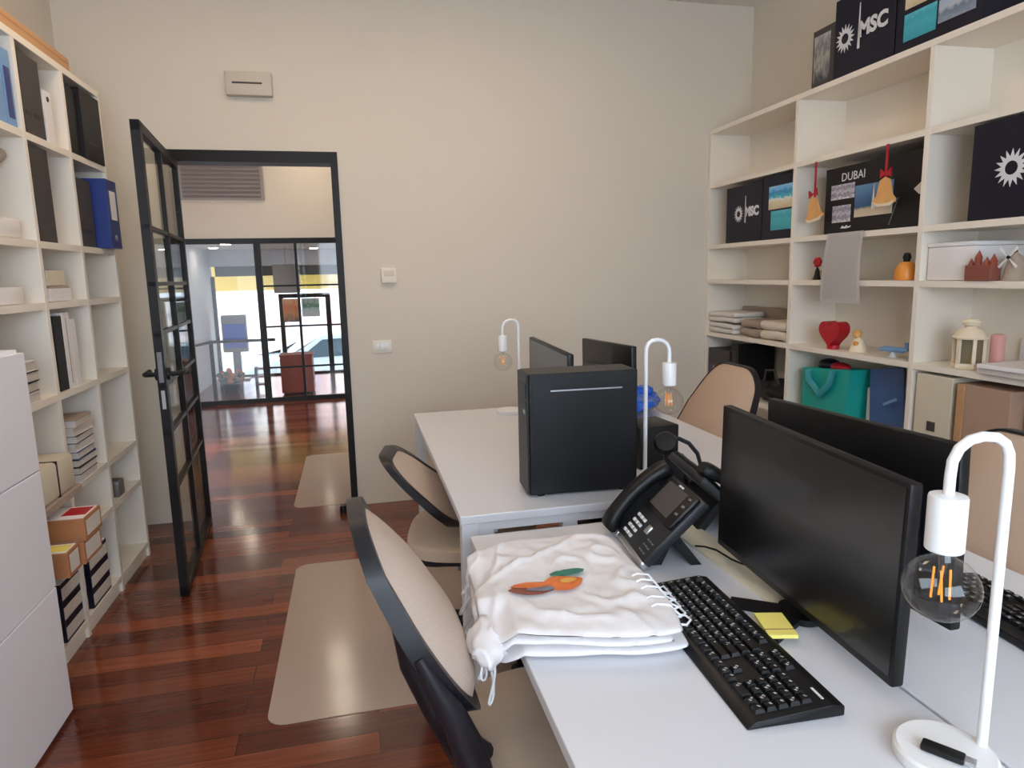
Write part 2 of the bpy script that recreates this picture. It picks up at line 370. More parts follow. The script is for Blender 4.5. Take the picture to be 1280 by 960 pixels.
SHZ = [2.285, 1.945, 1.56, 1.335, .99, .615, .41, .075]
def bookcase(name, label, xf, xb, ups, rows):
    t = thing(name, label, 'bookcase', ((xf + xb) / 2, (ups[0] + ups[-1]) / 2, 0)); ox, oy = t.location.x, t.location.y
    x0, x1 = min(xf, xb) - ox, max(xf, xb) - ox
    for i, u in enumerate(ups):
        MB().b(x0, x1, u - .013 - oy, u + .013 - oy, 0, SHZ[0] - .027, .0015).done('side_panel' if i in (0, len(ups) - 1) else 'divider', 'white', t, False)
    s = .012 if xb > xf else -.012
    MB().b(xb - ox - s, xb - ox, min(ups) - oy, max(ups) - oy, .05, SHZ[0] - .027).done('back_panel', 'white', t, False)
    lo, hi = min(ups), max(ups)
    MB().b(x0 - .001, x1, lo - .013 - oy, hi + .013 - oy, SHZ[0] - .027, SHZ[0], .0015).done('top_board', 'white', t, False)
    for a, b_ in zip(ups, ups[1:]):
        y0, y1 = min(a, b_) + .013 - oy, max(a, b_) - .013 - oy
        for z in SHZ[1:]: MB().b(x0 + .001, x1 - .001, y0, y1, z - .026, z).done('shelf', 'white', t, False)
        xk = (xf + (.02 if xb > xf else -.02)) - ox
        MB().b(xk - .008, xk + .008, y0, y1, 0, SHZ[-1] - .026).done('plinth', 'white', t, False)
    return t
XSL = -1.11
bookcase('bookcase', 'tall white open bookcase along the left wall between cabinet and door', XSL, XL + .003, [2.44, 2.853, 3.266, 3.68], SHZ)
XSR = 2.302
bookcase('bookcase', 'tall white open bookcase filling the right wall up to the corner', XSR, XR - .003, [4.148, 3.255, 2.405, 1.53], SHZ)

t = thing('storage_cabinet', 'white closed storage cabinet at the left edge of the view', 'cabinet', (-1.2, 1.9, 0))
MB().b(-.225, .2, -.44, .416, .0, 1.21, .002).done('body', 'cabinet', t, False)
for z0, z1 in ((.015, .445), (.449, .83), (.834, 1.2)):
    MB().b(.2, .219, -.44, .416, z0, z1, .002).done('door', 'cabinet', t, False)

def desk(name, label, x0, x1, y0, y1, seam):
    t = thing(name, label, 'desk', ((x0 + x1) / 2, (y0 + y1) / 2, 0)); ox, oy = t.location.x, t.location.y
    for a, b_ in ((x0, seam - .003), (seam + .003, x1)):
        MB().b(a - ox, b_ - ox, y0 - oy, y1 - oy, .715, .74, .0025).done('desktop', 'desk', t, False)
    for x in (x0 + .028, x1 - .028):
        for y in (y0 + .03, y1 - .03): MB().b(x - .024 - ox, x + .024 - ox, y - .024 - oy, y + .024 - oy, 0, .7145, .003).done('leg', 'steelw', t, False)
    for y in (y0 + .03, y1 - .03):
        f = MB(); yy = y - oy
        f.b(x0 + .052 - ox, x1 - .052 - ox, yy - .02, yy + .02, .690, .7145); f.b(x0 + .052 - ox, x1 - .052 - ox, yy - .02, yy + .02, .635, .662)
        n = 5
        for k in range(n):
            xx = x0 + .075 + (x1 - x0 - .15) * k / (n - 1) - ox; f.b(xx - .022, xx + .022, yy - .018, yy + .018, .66, .692)
        f.done('end_rail', 'steelw', t, False)
    for x in (x0 + .1, x1 - .1): MB().b(x - .015 - ox, x + .015 - ox, y0 + .052 - oy, y1 - .052 - oy, .665, .7145).done('side_rail', 'steelw', t, False)
    f = MB(); f.b(seam - .14 - ox, seam + .14 - ox, y0 + .12 - oy, y1 - .12 - oy, .585, .59)
    for sx in (-.14, .14): f.b(seam + sx - .004 - ox, seam + sx + .004 - ox, y0 + .12 - oy, y1 - .12 - oy, .585, .7145)
    f.done('cable_tray', 'black', t, False)
    return t
SEAM = .81
desk('desk', 'white double desk nearest the camera with monitors and bulb lamp', .255, 1.362, .12, 1.63, SEAM)
desk('desk', 'white double desk at the back carrying the black computer tower', .252, 1.39, 1.775, 3.262, SEAM + .005)

# ------------------------------------------------------------------ office chairs
def chair(label, loc, rz, prof, hw, cush, z_ring=(.60, 1.0), fab='mesh', seatm='seat', bracket=True, fw=.020, rb=.06, rtp=.075, group='beige office chairs'):
    """faces +X; prof: z -> x of the backrest, hw: z -> half width"""
    t = thing('office_chair', label, 'chair', loc, rz, group)
    def ip(tab, z):
        if z <= tab[0][0]: return tab[0][1]
        for (a, b_), (c, d) in zip(tab, tab[1:]):
            if z <= c: return b_ + (d - b_) * (z - a) / (c - a)
        return tab[-1][1]
    # seat
    SX, SY_ = .47, .49
    def seat_pt(u, v):
        a = 2 * PI * u; s = v
        ex = 3.2
        c, d = math.cos(a), math.sin(a)
        k = 1 / (abs(c) ** ex + abs(d) ** ex) ** (1 / ex)
        return (c * k * SX / 2 * s, d * k * SY_ / 2 * s)
    N, R = 40, 8
    bm = MB(); rings = []
    for j in range(R + 1):
        s = j / R; ring = []
        for i in range(N):
            x, y = seat_pt(i / N, max(s, .001)); z = .475 + .012 * (1 - s ** 4) - .03 * max(0, x / SX) ** 2
            ring.append(bm.bm.verts.new((x, y, z)))
        rings.append(ring)
    for s, z in ((1.012, .455), (1.0, .438), (.9, .43)):
        rings.append([bm.bm.verts.new((seat_pt(i / N, s)[0], seat_pt(i / N, s)[1], z - .03 * max(0, seat_pt(i / N, s)[0] / SX) ** 2)) for i in range(N)])
    for a, b_ in zip(rings, rings[1:]):
        for i in range(N): bm.bm.faces.new((a[i], a[(i + 1) % N], b_[(i + 1) % N], b_[i]))
    bm.bm.faces.new(rings[0]); bm.bm.faces.new(rings[-1])
    bm.done('seat', seatm, t, ang=60)
    f = MB(); f.prism(rnd(SX * .86, SY_ * .86, .08), .022, Matrix.Translation((0, 0, .41))); f.b(-.1, .1, -.08, .08, .36, .412, .01)
    f.done('seat_shell', 'frame', t)
    # backrest outline in (y,z)
    z0, z1 = z_ring; out = []
    nz = 14
    zs = [z0 + (z1 - z0) * k / nz for k in range(nz + 1)]
    def rim(z):
        w = ip(hw, z)
        if z > z1 - rtp: q = (z - (z1 - rtp)) / rtp; w -= rtp * (1 - math.sqrt(max(0, 1 - q * q)))
        if z < z0 + rb: q = ((z0 + rb) - z) / rb; w -= rb * (1 - math.sqrt(max(0, 1 - q * q)))
        return w
    zs = sorted(set(zs + [z1 - rtp * (1 - math.sin(a * PI / 12)) for a in range(7)] + [z0 + rb * (1 - math.sin(a * PI / 12)) for a in range(7)]))
    right = [(rim(z), z) for z in zs]
    topw, botw = right[-1][0], right[0][0]
    out = right + [(topw * k, z1) for k in (.5, 0, -.5)] + [(-y, z) for y, z in right[::-1]] + [(botw * k, z0) for k in (-.5, 0, .5)]
    zc = (z0 + z1) / 2
    def inset(p, d):
        y, z = p; w = max(ip(hw, z), .05)
        return (y * (1 - d / w), zc + (z - zc) * (1 - d / ((z1 - z0) / 2)))
    fd = .042
    inner = [inset(p, fw) for p in out]
    f = MB(); n = len(out)
    def X(z): return ip(prof, z)
    A = [f.bm.verts.new((X(z) + .0, y, z)) for y, z in out]; FD = lambda z: fd * (.62 + .55 * max(0, min(1, (z1 - z) / (z1 - z0))))
    B = [f.bm.verts.new((X(z) - FD(z), y * .97, z)) for y, z in out]
    C = [f.bm.verts.new((X(z) + .0, y, z)) for y, z in inner]; D = [f.bm.verts.new((X(z) - FD(z), y * .97, z)) for y, z in inner]
    for i in range(n):
        j = (i + 1) % n
        for q in ((A[i], A[j], B[j], B[i]), (C[j], C[i], D[i], D[j]), (A[j], A[i], C[i], C[j]), (B[i], B[j], D[j], D[i])): f.bm.faces.new(q)
    bf = f.done('back_frame', 'frame', t, ang=50)
    f = MB(); inn = [inset(p, fw * .9) for p in out]; rings = []
    for s in (0.002, .2, .4, .6, .75, .88, .96, 1.0):
        rings.append([f.bm.verts.new((X(zc + (z - zc) * s) + cush * (1 - s ** 3) - .004, y * s, zc + (z - zc) * s)) for y, z in inn])
    back = []
    for s in (1.0, .6, .002):
        back.append([f.bm.verts.new((X(zc + (z - zc) * s) + cush * .6 * (1 - s ** 3) - .018, y * s, zc + (z - zc) * s)) for y, z in inn])
    allr = rings + back
    for a, b_ in zip(allr, allr[1:]):
        for i in range(n): f.bm.faces.new((a[i], a[(i + 1) % n], b_[(i + 1) % n], b_[i]))
    f.bm.faces.new(allr[0]); f.bm.faces.new(allr[-1])
    f.done('backrest', fab, t, ang=60)
    # bracket: two curved arms from the ring down under the seat, with a crossbar
    if bracket:
        for sd in (-1, 1):
            f = MB(); ys = [ip(hw, z) for z in (.80, .70, .62)]
            f.tube([(X(.80) - .024, sd * (ys[0] - .012), .80), (X(.70) - .035, sd * (ys[1] - .014), .70), (X(.62) - .046, sd * (ys[2] - .02), .62), (X(.55) - .05, sd * (ys[2] - .035), .53), (X(.5) - .01, sd * (ys[2] - .07), .445), (-.08, sd * .06, .398)], [.012, .023, .029, .031, .028, .02], 12)
            f.done('back_arm', 'frame', t)
        f = MB(); f.tube([(X(.78) - .05, 0, .77), (X(.72) - .065, 0, .68), (X(.62) - .075, 0, .58), (X(.55) - .05, 0, .47), (-.14, 0, .405), (-.06, 0, .40)], [.016, .024, .027, .028, .026, .02], 12)
        f.done('back_spine', 'frame', t)
        f = MB(); w_ = ip(hw, .62) - .03
        f.tube([(X(.62) - .02, -w_, .61), (X(.6) - .06, -w_ * .45, .585), (X(.6) - .075, 0, .58), (X(.6) - .06, w_ * .45, .585), (X(.62) - .02, w_, .61)], .017, 10)
        f.done('cross_brace', 'frame', t)
    MB().cone((0, 0, .12), (0, 0, .38), .026).cone((0, 0, .07), (0, 0, .24), .034).done('gas_column', 'black', t)
    f = MB(); f.box(.03, -.17, .385, .16, .02, .014, 0, .005); f.done('lever', 'grey', t)
    for k in range(5):
        a = 2 * PI * k / 5 + .3; c, s = math.cos(a), math.sin(a)
        l = MB().tube([(c * .02, s * .02, .105), (c * .16, s * .16, .095), (c * .29, s * .29, .07)], [.03, .024, .017], 8).done('leg', 'black', t)
        w = MB()
        for d in (-.014, .014):
            p = Vector((c * .285 - s * d, s * .285 + c * d, .028)); ax = Vector((-s, c, 0)) * .009
            w.cone(p - ax, p + ax, .028, seg=18)
        w.done('castor', 'char', l)
    return t
P1 = [(.50, -.19), (.58, -.205), (.66, -.238), (.74, -.285), (.83, -.338), (.92, -.385), (1.02, -.42)]
H1 = [(.50, .20), (.62, .215), (.80, .195), (1.02, .12)]
chair('beige office chair with black rim in the foreground at the nearest desk', (.405, 1.20, 0), math.radians(2), P1, H1, .055, (.635, 1.0), rb=.15, rtp=.09)
chair('beige office chair half under the back desk with low black loop back', (.385, 2.385, 0), math.radians(-12),
      [(.50, 0.0), (.56, -.05), (.67, -.185), (.80, -.325)], [(.5, .21), (.60, .20), (.80, .13)], .004, (.53, .775), bracket=False)
chair('tan office chair with rounded back on the far side of the back desk', (1.19, 2.62, 0), math.radians(180), P1, [(.50, .23), (.62, .255), (.80, .25), (1.02, .165)], .05, (.60, .99), 'seatd', 'seatd', fw=.004, rtp=.1)
chair('tan office chair behind the bulb lamp on the right of the nearest desk', (1.22, 1.27, 0), math.radians(180), P1, [(.50, .22), (.62, .23), (.80, .23), (1.02, .17)], .04, (.60, .975), 'seatd', 'seatd', fw=.006)

# ------------------------------------------------------------------ floor mats
def mat(label, x0, x1, y0, y1):
    o = MB().prism(rnd(x1 - x0, y1 - y0, .06), .0025).done('floor_mat', 'mat', None, False)
    o.location = ((x0 + x1) / 2, (y0 + y1) / 2, .0005); tag(o, label, 'floor mat', 'frosted chair mats')
mat('frosted rectangular chair mat on the parquet behind the foreground chair', -.35, .62, 2.07, 3.32)
mat('frosted chair mat on the hall floor just beyond the doorway', -.44, .75, 4.21, 5.5)

# ------------------------------------------------------------------ on the desks
Z = .74
def monitor(name, label, loc, rz, roll=0., gap=None):
    """screen looks towards local -X"""
    t = thing(name, label, 'monitor', (loc[0], loc[1], Z), rz, 'black desktop monitors')
    w, h, zc = .272, .163, loc[2] - Z
    mx = Matrix.Rotation(roll, 4, 'X')
    f = MB(); f.box(0, 0, 0, .022, 2 * w, 2 * h, 0, .004); f.box(.02, 0, -.02, .026, 2 * w * .75, 2 * h * .6, 0, .012)
    bmesh.ops.transform(f.bm, matrix=Matrix.Translation((.011, 0, zc)) @ mx, verts=f.bm.verts[:]); f.done('housing', 'black', t)
    f = MB(); f.box(0, 0, .004, .0015, 2 * w - .014, 2 * h - .024)
    bmesh.ops.transform(f.bm, matrix=Matrix.Translation((-.0005, 0, zc)) @ mx, verts=f.bm.verts[:]); f.done('screen', 'screen', t, False)
    f = MB(); f.b(.036, .058, -.0275, .0275, .012, zc + .03, .006); f.done('neck', 'black', t)
    f = MB()
    for s in (-1, 1):
        a = Matrix.Rotation(s * .62, 4, 'Z')
        f.prism([(.06, -.022), (.06, .022), (-.122, .014), (-.122, -.014)], .011, Matrix.Translation((.02, 0, .001)) @ a)
    f.prism(rnd(.12, .09, .03), .012, Matrix.Translation((.055, 0, .001))); f.done('foot', 'black', t)
    return t
m1 = monitor('monitor', 'large black monitor in front, its screen facing left over the keyboard', (.772, 1.056, .934), -.033, .028)
c = dup_thing(m1, (.985, 1.155, Z), math.pi - .005, 'black monitor seen from behind, back to back with the front monitor')
c = dup_thing(m1, (.722, 2.52, Z), -.0, 'left one of two far monitors, just showing above the computer tower')
c = dup_thing(m1, (.985, 2.53, Z), math.pi, 'right one of two far monitors, dark top showing above the tower')
for o in [x for x in COL.objects if x.name.startswith('monitor') and abs(x.location.y - 2.525) < .02]:
    o.location.y = 2.53; o.scale = (1, 1, 1.08)

def keyboard(label, loc, rz):
    t = thing('keyboard', label, 'keyboard', loc, rz, 'black keyboards')
    L, D_ = .447, .156                                   # long side along -Y (user at -X looks to +X)
    f = MB()
    prof = [(-D_ / 2, .004), (-D_ / 2 + .012, .013), (D_ / 2 - .02, .023), (D_ / 2, .018), (D_ / 2, .002), (-D_ / 2, .001)]
    f.prism([(x, z) for x, z in prof], L, Matrix(((1, 0, 0, 0), (0, 0, -1, L / 2), (0, 1, 0, 0), (0, 0, 0, 1))))
    es = [e for e in f.bm.edges]; bmesh.ops.bevel(f.bm, geom=es, offset=.0025, segments=2, profile=.5, affect='EDGES')
    f.done('case', 'black', t)
    sl = math.atan2(.010, D_ - .032)
    def top(x): return .0145 + (x + D_ / 2 - .012) * math.tan(sl)
    P = .0188
    keys = []
    x_fn = D_ / 2 - .030
    rows = [x_fn - .0235 - P * k for k in range(5)]
    u0 = -L / 2 + .012
    for i in range(13): keys.append((x_fn, u0 + P * (i + .5) + (.006 * ((i + 3) // 4) if i else 0), 1))
    layouts = [[1] * 13 + [2], [1.5] + [1] * 12 + [1.5], [1.75] + [1] * 11 + [2.25], [1.25] + [1] * 11 + [2.75], [1.25, 1.25, 1.25, 5, 1.25, 1.25, 1.25, 1.25, 1.25]]
    for r, lay in zip(rows, layouts):
        u = u0
        for wd in lay: keys.append((r, u + wd * P / 2, wd)); u += wd * P
    ua = u0 + 15 * P + .004
    for k in range(3):
        for r in rows[:2]: keys.append((r, ua + P * (k + .5), 1))
        keys.append((x_fn, ua + P * (k + .5), 1)); keys.append((rows[4], ua + P * (k + .5), 1))
    keys.append((rows[3], ua + P * 1.5, 1))
    un = ua + 3 * P + .005
    for r in rows[:4]:
        for k in range(4): keys.append((r, un + P * (k + .5), 1))
    keys += [(rows[4], un + P, 2), (rows[4], un + P * 2.5, 1), (rows[4], un + P * 3.5, 1)]
    cache = {}
    rr = random.Random(3)
    for n_, (x, u, wd) in enumerate(keys):
        kk = (wd, n_ % 5)
        if kk not in cache:
            k = MB(); w2, d2 = wd * P / 2 - .0012, P / 2 - .0012; tp = .0022; h = .0062
            vs = [k.bm.verts.new(p) for p in ((-d2, -w2, 0), (d2, -w2, 0), (d2, w2, 0), (-d2, w2, 0), (-d2 + tp, -w2 + tp, h), (d2 - tp, -w2 + tp, h), (d2 - tp, w2 - tp, h), (-d2 + tp, w2 - tp, h))]
            for q in ((3, 2, 1, 0), (4, 5, 6, 7), (0, 1, 5, 4), (1, 2, 6, 5), (2, 3, 7, 6), (3, 0, 4, 7)): k.bm.faces.new([vs[i] for i in q])
            k.bm.faces.ensure_lookup_table(); nb = len(k.bm.faces)
            if wd < 3:                                   # printed marks on the key top
                for q in range(1 + (n_ % 2)):
                    lx, ly = .0026 - q * .0048, w2 - .0055 - q * .003
                    for a_, b_, c_, d_ in ((0, 0, .0036, .0008), (0, -.0014, .0008, .0032), (-.0014, -.0004, .0008, .0022), (.001, -.0026, .003, .0008)):
                        if rr.random() < .8: k.box(lx + a_, ly + b_, h, c_, d_, .0004)
            o = k.done('key', 'black', t, False); o.data.materials.append(M['inkw'])
            for p_ in o.data.polygons[:]:
                if all(o.data.vertices[v_].co.z > h - .0003 for v_ in p_.vertices) and len(p_.vertices) == 4 and p_.area < 3e-5: p_.material_index = 1
            cache[kk] = o.data
        else:
            o = bpy.data.objects.new('key', cache[kk]); COL.objects.link(o); o.parent = t
        o.location = (x, -u, top(x) - .001); o.rotation_euler = (0, -sl, 0)
    MB().box(D_ / 2 - .028, -L / 2 + .028, top(D_ / 2 - .028) + .0006, .004, .028, .0008).done('status_mark', 'inkw', t, False)
    return t
keyboard('black keyboard on the nearest desk beside the white cloth bags', (.607, 1.005, Z), math.radians(-2.8))
keyboard('black keyboard at the right edge, partly hidden by the lamp bulb', (1.165, .88, Z), math.radians(176))

def desk_phone(label, loc, rz):
    t = thing('desk_phone', label, 'telephone', loc, rz, 'black desk phones')
    al = math.radians(44); ca, sa = math.cos(al), math.sin(al)
    base = Matrix(((0, ca, -sa, 0), (-1, 0, 0, 0), (0, sa, ca, .012), (0, 0, 0, 1)))   # (u right, v up slope, n out)
    def done(mb, name, mat, par=t, smooth=True):
        bmesh.ops.transform(mb.bm, matrix=base, verts=mb.bm.verts[:]); return mb.done(name, mat, par, smooth)
    body = done(MB().b(-.13, .125, .012, .205, -.018, .006, .006), 'body', 'char')
    done(MB().b(-.062, .122, .0, .014, -.016, .004, .004), 'front_trim', 'silver')
    done(MB().b(-.135, -.068, -.004, .012, -.016, .004, .004), 'cradle_trim', 'silver')
    done(MB().b(-.055, .118, .105, .2, .004, .016, .006), 'display_housing', 'black')
    done(MB().b(-.035, .078, .118, .19, .015, .0172), 'display', 'screen2', smooth=False)
    done(MB().b(.015, .042, .1925, .1975, .016, .0172), 'badge', 'inkw', smooth=False)
    for r in range(4):
        for c_ in range(3):
            done(MB().box(-.045 + c_ * .021, .078 - r * .0165, .0075, .0135, .0085, .005, 0, .0015), 'key', 'inkw')
    done(MB().box(.043, .07, .008, .022, .022, .006, 0, .004), 'navigation_key', 'silver')
    for r in range(3):
        for c_ in range(3): done(MB().box(.075 + c_ * .014, .055 - r * .014, .0072, .008, .004, .003, 0, .001), 'key', 'grey')
    for r in range(3): done(MB().box(.1, .185 - r * .022, .0175, .012, .006, .003, 0, .001), 'key', 'grey')
    h = MB(); secs = []
    for k in range(25):
        q = k / 24; v = -.006 + .222 * q; n_ = .028 + .017 * math.sin(PI * q) ** .8
        cap = min(1, (min(q, 1 - q) / .07)) ** .5 if min(q, 1 - q) < .07 else 1
        wd = (.0245 + .005 * (abs(2 * q - 1) ** 2)) * (.72 + .28 * cap); th = (.0165 + .008 * max(0, abs(2 * q - 1) - .55)) * (.55 + .45 * cap)
        low = n_ - th - .014 * max(0, abs(2 * q - 1) - .5)
        secs.append([h.bm.verts.new((-.1 + wd * (abs(math.cos(a)) ** .6) * (1 if math.cos(a) > 0 else -1), v, (n_ + low) / 2 + ((n_ - low) / 2 + th / 2) * (abs(math.sin(a)) ** .7) * (1 if math.sin(a) > 0 else -1))) for a in [2 * PI * m_ / 20 + .01 for m_ in range(20)]])
    for a, b_ in zip(secs, secs[1:]):
        for m_ in range(20): h.bm.faces.new((a[m_], a[(m_ + 1) % 20], b_[(m_ + 1) % 20], b_[m_]))
    h.bm.faces.new(secs[0]); h.bm.faces.new(secs[-1])
    done(h, 'handset', 'black')
    s = MB(); s.prism([(.06, 0), (.02, 0), (.085, .09), (.10, .085)], .012, Matrix(((1, 0, 0, 0), (0, 0, -1, -.08), (0, 1, 0, 0), (0, 0, 0, 1))))
    s.prism([(.15, 0), (.125, 0), (.07, .07), (.085, .085)], .19, Matrix(((1, 0, 0, 0), (0, 0, -1, .085), (0, 1, 0, 0), (0, 0, 0, 1))))
    s.done('stand', 'black', t, False)
    return t
desk_phone('black desk phone with handset and white number keys beside the cloth bags', (.597, 1.437, Z), math.radians(-6.5))
desk_phone('black desk phone facing away, half hidden by the front monitor', (.975, 1.56, Z), math.radians(172))

t = thing('headset', 'black headset standing between the far lamp and the rear phone', 'headset', (.90, 1.80, Z))
def cup(x, y, z, r, ry, rx):
    e = MB().lathe([(.0, -.02), (r * .8, -.018), (r, 0), (r * .8, .016), (.0, .018)], (0, 0, 0), 20).done('ear_cushion', 'black', t)
    e.matrix_local = Matrix.Translation((x, y, z)) @ Matrix.Rotation(math.radians(ry), 4, 'Y') @ Matrix.Rotation(math.radians(rx), 4, 'X')
cup(-.022, .0, .155, .036, -35, 50); cup(.052, -.03, .037, .036, 75, 10)
MB().tube([(-.015, .0, .165), (.02, .0, .165), (.05, -.005, .15), (.075, -.012, .118), (.082, -.02, .085), (.065, -.03, .045)], .0065, 8).done('headband', 'char', t)
MB().tube([(-.02, .0, .145), (-.005, .0, .10), (.012, -.005, .06), (.03, -.015, .03), (.045, -.03, .016)], [.018, .021, .022, .018, .012], 10).done('rest_arm', 'char', t)

o = MB().b(-.075, .075, -.075, .075, 0, .145, .006).done('control_box', 'black'); o.location = (.97, 2.125, Z); o.rotation_euler = (0, 0, .1)
tag(o, 'low black box-shaped device behind the far lamp pole, right of the tower', 'device')

# the computer tower
t = thing('computer_tower', 'black desktop computer tower standing on the near end of the back desk', 'computer', (.648, 1.937, Z), math.radians(-2.4))
MB().b(-.166, .169, -.068, .068, .006, .372, .004).done('case', 'black', t, False)
MB().b(-.172, -.166, -.067, .067, .008, .37, .002).done('front_panel', 'char', t, False)
MB().b(-.1, .12, -.0695, -.068, .318, .322).done('side_latch', 'silver', t, False)
MB().b(-.155, .158, -.0692, -.068, .02, .352).done('side_panel', 'blackg' if False else 'black', t, False)
MB().box(-.1725, -.03, .255, .002, .022, .012, 0, .002).done('badge', 'silver', t, False)
f = MB(); f.b(-.1735, -.171, -.055, .055, .3, .34); f.b(-.1735, -.171, -.055, .055, .27, .29); f.done('drive_bay', 'black', t, False)
for x in (-.13, .13):
    for y in (-.05, .05): MB().cone((x, y, 0), (x, y, .007), .012).done('foot', 'black', t)

# bulb lamps: pole at the rim of a round base, arch over to a hanging bulb (towards local -X)
def bulb_lamp(label, loc, rz):
    t = thing('bulb_lamp', label, 'lamp', loc, rz, 'white bulb desk lamps')
    MB().lathe([(.0, 0), (.06, 0), (.062, .004), (.062, .016), (.058, .02), (.0, .021)], (0, 0, 0), 40).done('base', 'lampw', t)
    HX = -.026
    pts = [(.052, 0, .015), (.052, 0, .2), (.052, 0, .405), (.0505, 0, .424), (.044, 0, .438), (.032, 0, .446), (.013, 0, .448), (-.004, 0, .444), (-.017, 0, .434), (-.0245, 0, .418), (HX, 0, .398), (HX, 0, .37)]
    MB().tube(pts, .0066, 12).done('pole', 'lampw', t)
    MB().lathe([(.0, .375), (.010, .376), (.0215, .374), (.0225, .371), (.0225, .304), (.021, .302), (.0, .302)], (HX, 0, 0), 32).done('lamp_holder', 'lampw', t)
    prof = [(.002, .2085)]
    for k in range(1, 17):
        a = PI * k / 18; prof.append((.0455 * math.sin(a), .251 - .0425 * math.cos(a)))
    prof += [(.012, .302)]
    b_ = MB().lathe(prof, (HX, 0, 0), 40).done('bulb', 'bulb', t)
    f = MB()
    for k in range(4):
        a = PI / 4 + PI / 2 * k; f.tube([(HX + .009 * math.cos(a), .009 * math.sin(a), .277), (HX + .0105 * math.cos(a + .3), .0105 * math.sin(a + .3), .236)], .0014, 6)
    f.done('filament', 'fil', b_)
    MB().cone((HX, 0, .302), (HX, 0, .27), .007, .0035).done('stem', 'bulb', b_)
    return t
l1 = bulb_lamp('white bulb desk lamp in the right foreground', (.738, .666, Z), math.radians(-8))
c = dup_thing(l1, (.93, 1.945, Z), math.radians(178), 'white bulb desk lamp with its thin pole right of the computer tower')
c = dup_thing(l1, (.70, 3.116, Z), 0, 'white bulb desk lamp at the far end of the back desk against the wall')
o = MB().box(0, 0, .005, .05, .02, .009, 0, .003).done('usb_stick', 'black'); o.location = (.722, .655, Z + .0211); o.rotation_euler = (0, 0, math.radians(-55)); tag(o, 'small black memory stick on the foreground lamp base', 'memory stick')
MB().box(.03, 0, .005, .014, .013, .005).done('plug', 'silver', o)

# cable cover along the seam, sticky notes, cables
o = MB().prism(rnd(.075, .56, .03), .006).done('cable_cover', 'cream'); o.location = (.800, 1.325, Z + .0005); o.rotation_euler = (0, 0, .03)
tag(o, 'long cream cover strip on the desk seam below the front monitor', 'cable cover')
for i, (x, y, a, lab) in enumerate([(.716, 1.012, -.25, 'yellow sticky notes pad beside the keyboard by the monitor foot')]):
    o = MB().b(-.026, .026, -.040, .040, 0, .007).done('sticky_notes', 'yellow', None, False); o.location = (x, y, Z + .0125); o.rotation_euler = (0, 0, a); tag(o, lab, 'sticky notes')
    MB().b(-.0265, .0265, -.021, -.019, .0, .0074).done('divider', 'pbrown', o, False)
o = MB().tube([(.757, 1.39, Z + .012), (.775, 1.375, Z + .014), (.79, 1.35, Z + .014), (.80, 1.30, Z + .011), (.83, 1.25, Z + .004)], .0022, 6).done('phone_cable', 'black')
tag(o, 'thin black cable running from the front phone under the monitor', 'cable')

# white drawstring bags, three in a loose stack
def cloth_bag(label, z0, seed, dx, dy, rz, lumps=0.):
    t = thing('drawstring_bag', label, 'bag', (.362 + dx, 1.232 + dy, Z), rz, 'white drawstring bags')
    W2, D2 = .186, .218; th = .016
    rr = random.Random(seed)
    def pt(u, v, side):
        a, b_ = 2 * u - 1, 2 * v - 1
        e = 1 + .035 * noise.noise((a * 2 + seed, b_ * 2, 1.3))
        x = a * W2 * e * math.sqrt(1 - .2 * b_ ** 4); y = b_ * D2 * e * math.sqrt(1 - .2 * a ** 4)
        y += .03 * a * b_ ; x += -.015 * b_
        edge = (1 - abs(a) ** 6) * (1 - abs(b_) ** 6)
        amp = 1.5 if seed == 14 else .3
        wr = .0038 * noise.noise((x * 12 + seed, y * 9, seed * .7)) + .0026 * noise.noise((x * 40, y * 31 + seed, 2.)) + .0055 * max(0, 1 - 5 * abs(noise.noise((x * 10 + y * 5, y * 8 - x * 6, seed + 2.)))) ** 2
        wr += .003 * abs(noise.noise((x * 9 + y * 14, y * 6 - x * 4, seed + 5.))); wr *= amp
        if seed == 14: wr *= min(1, .3 + max(0, math.hypot(x + .015, y + .03) - .07) * 14)
        top = z0 + th * .5 + side * th * .5 * (edge ** .35) + (wr if side > 0 else wr * .15) * (.3 + .7 * edge)
        wx = x + .362 + dx
        if wx < .262:                                   # hangs over the table edge
            d = .262 - wx; top -= d * (.18 + .2 * noise.noise((y * 9, 0, 0)) + .42 * max(0, min(1, (-.3 - b_) * 3))); x += d * (.25 + .2 * noise.noise((y * 8, 3., 0)))
        return Vector((x, y, top))
    f = MB(); n = 64
    f.grid(lambda u, v: pt(u, v, 1), n, n); f.grid(lambda u, v: pt(u, v, -1), n, n)
    bmesh.ops.remove_doubles(f.bm, verts=f.bm.verts[:], dist=.0006)
    f.done('bag_cloth', 'cloth', t, ang=180)
    return t, pt
b1, _ = cloth_bag('lowest of the three white drawstring bags stacked on the desk', .003, 3, .005, .0, math.radians(-3))
b2, _ = cloth_bag('middle one of the three white drawstring bags stacked on the desk', .0215, 8, -.006, .006, math.radians(-8))
b3, pf = cloth_bag('top white drawstring bag printed with an orange and green emblem', .040, 14, .0, -.002, math.radians(-6))
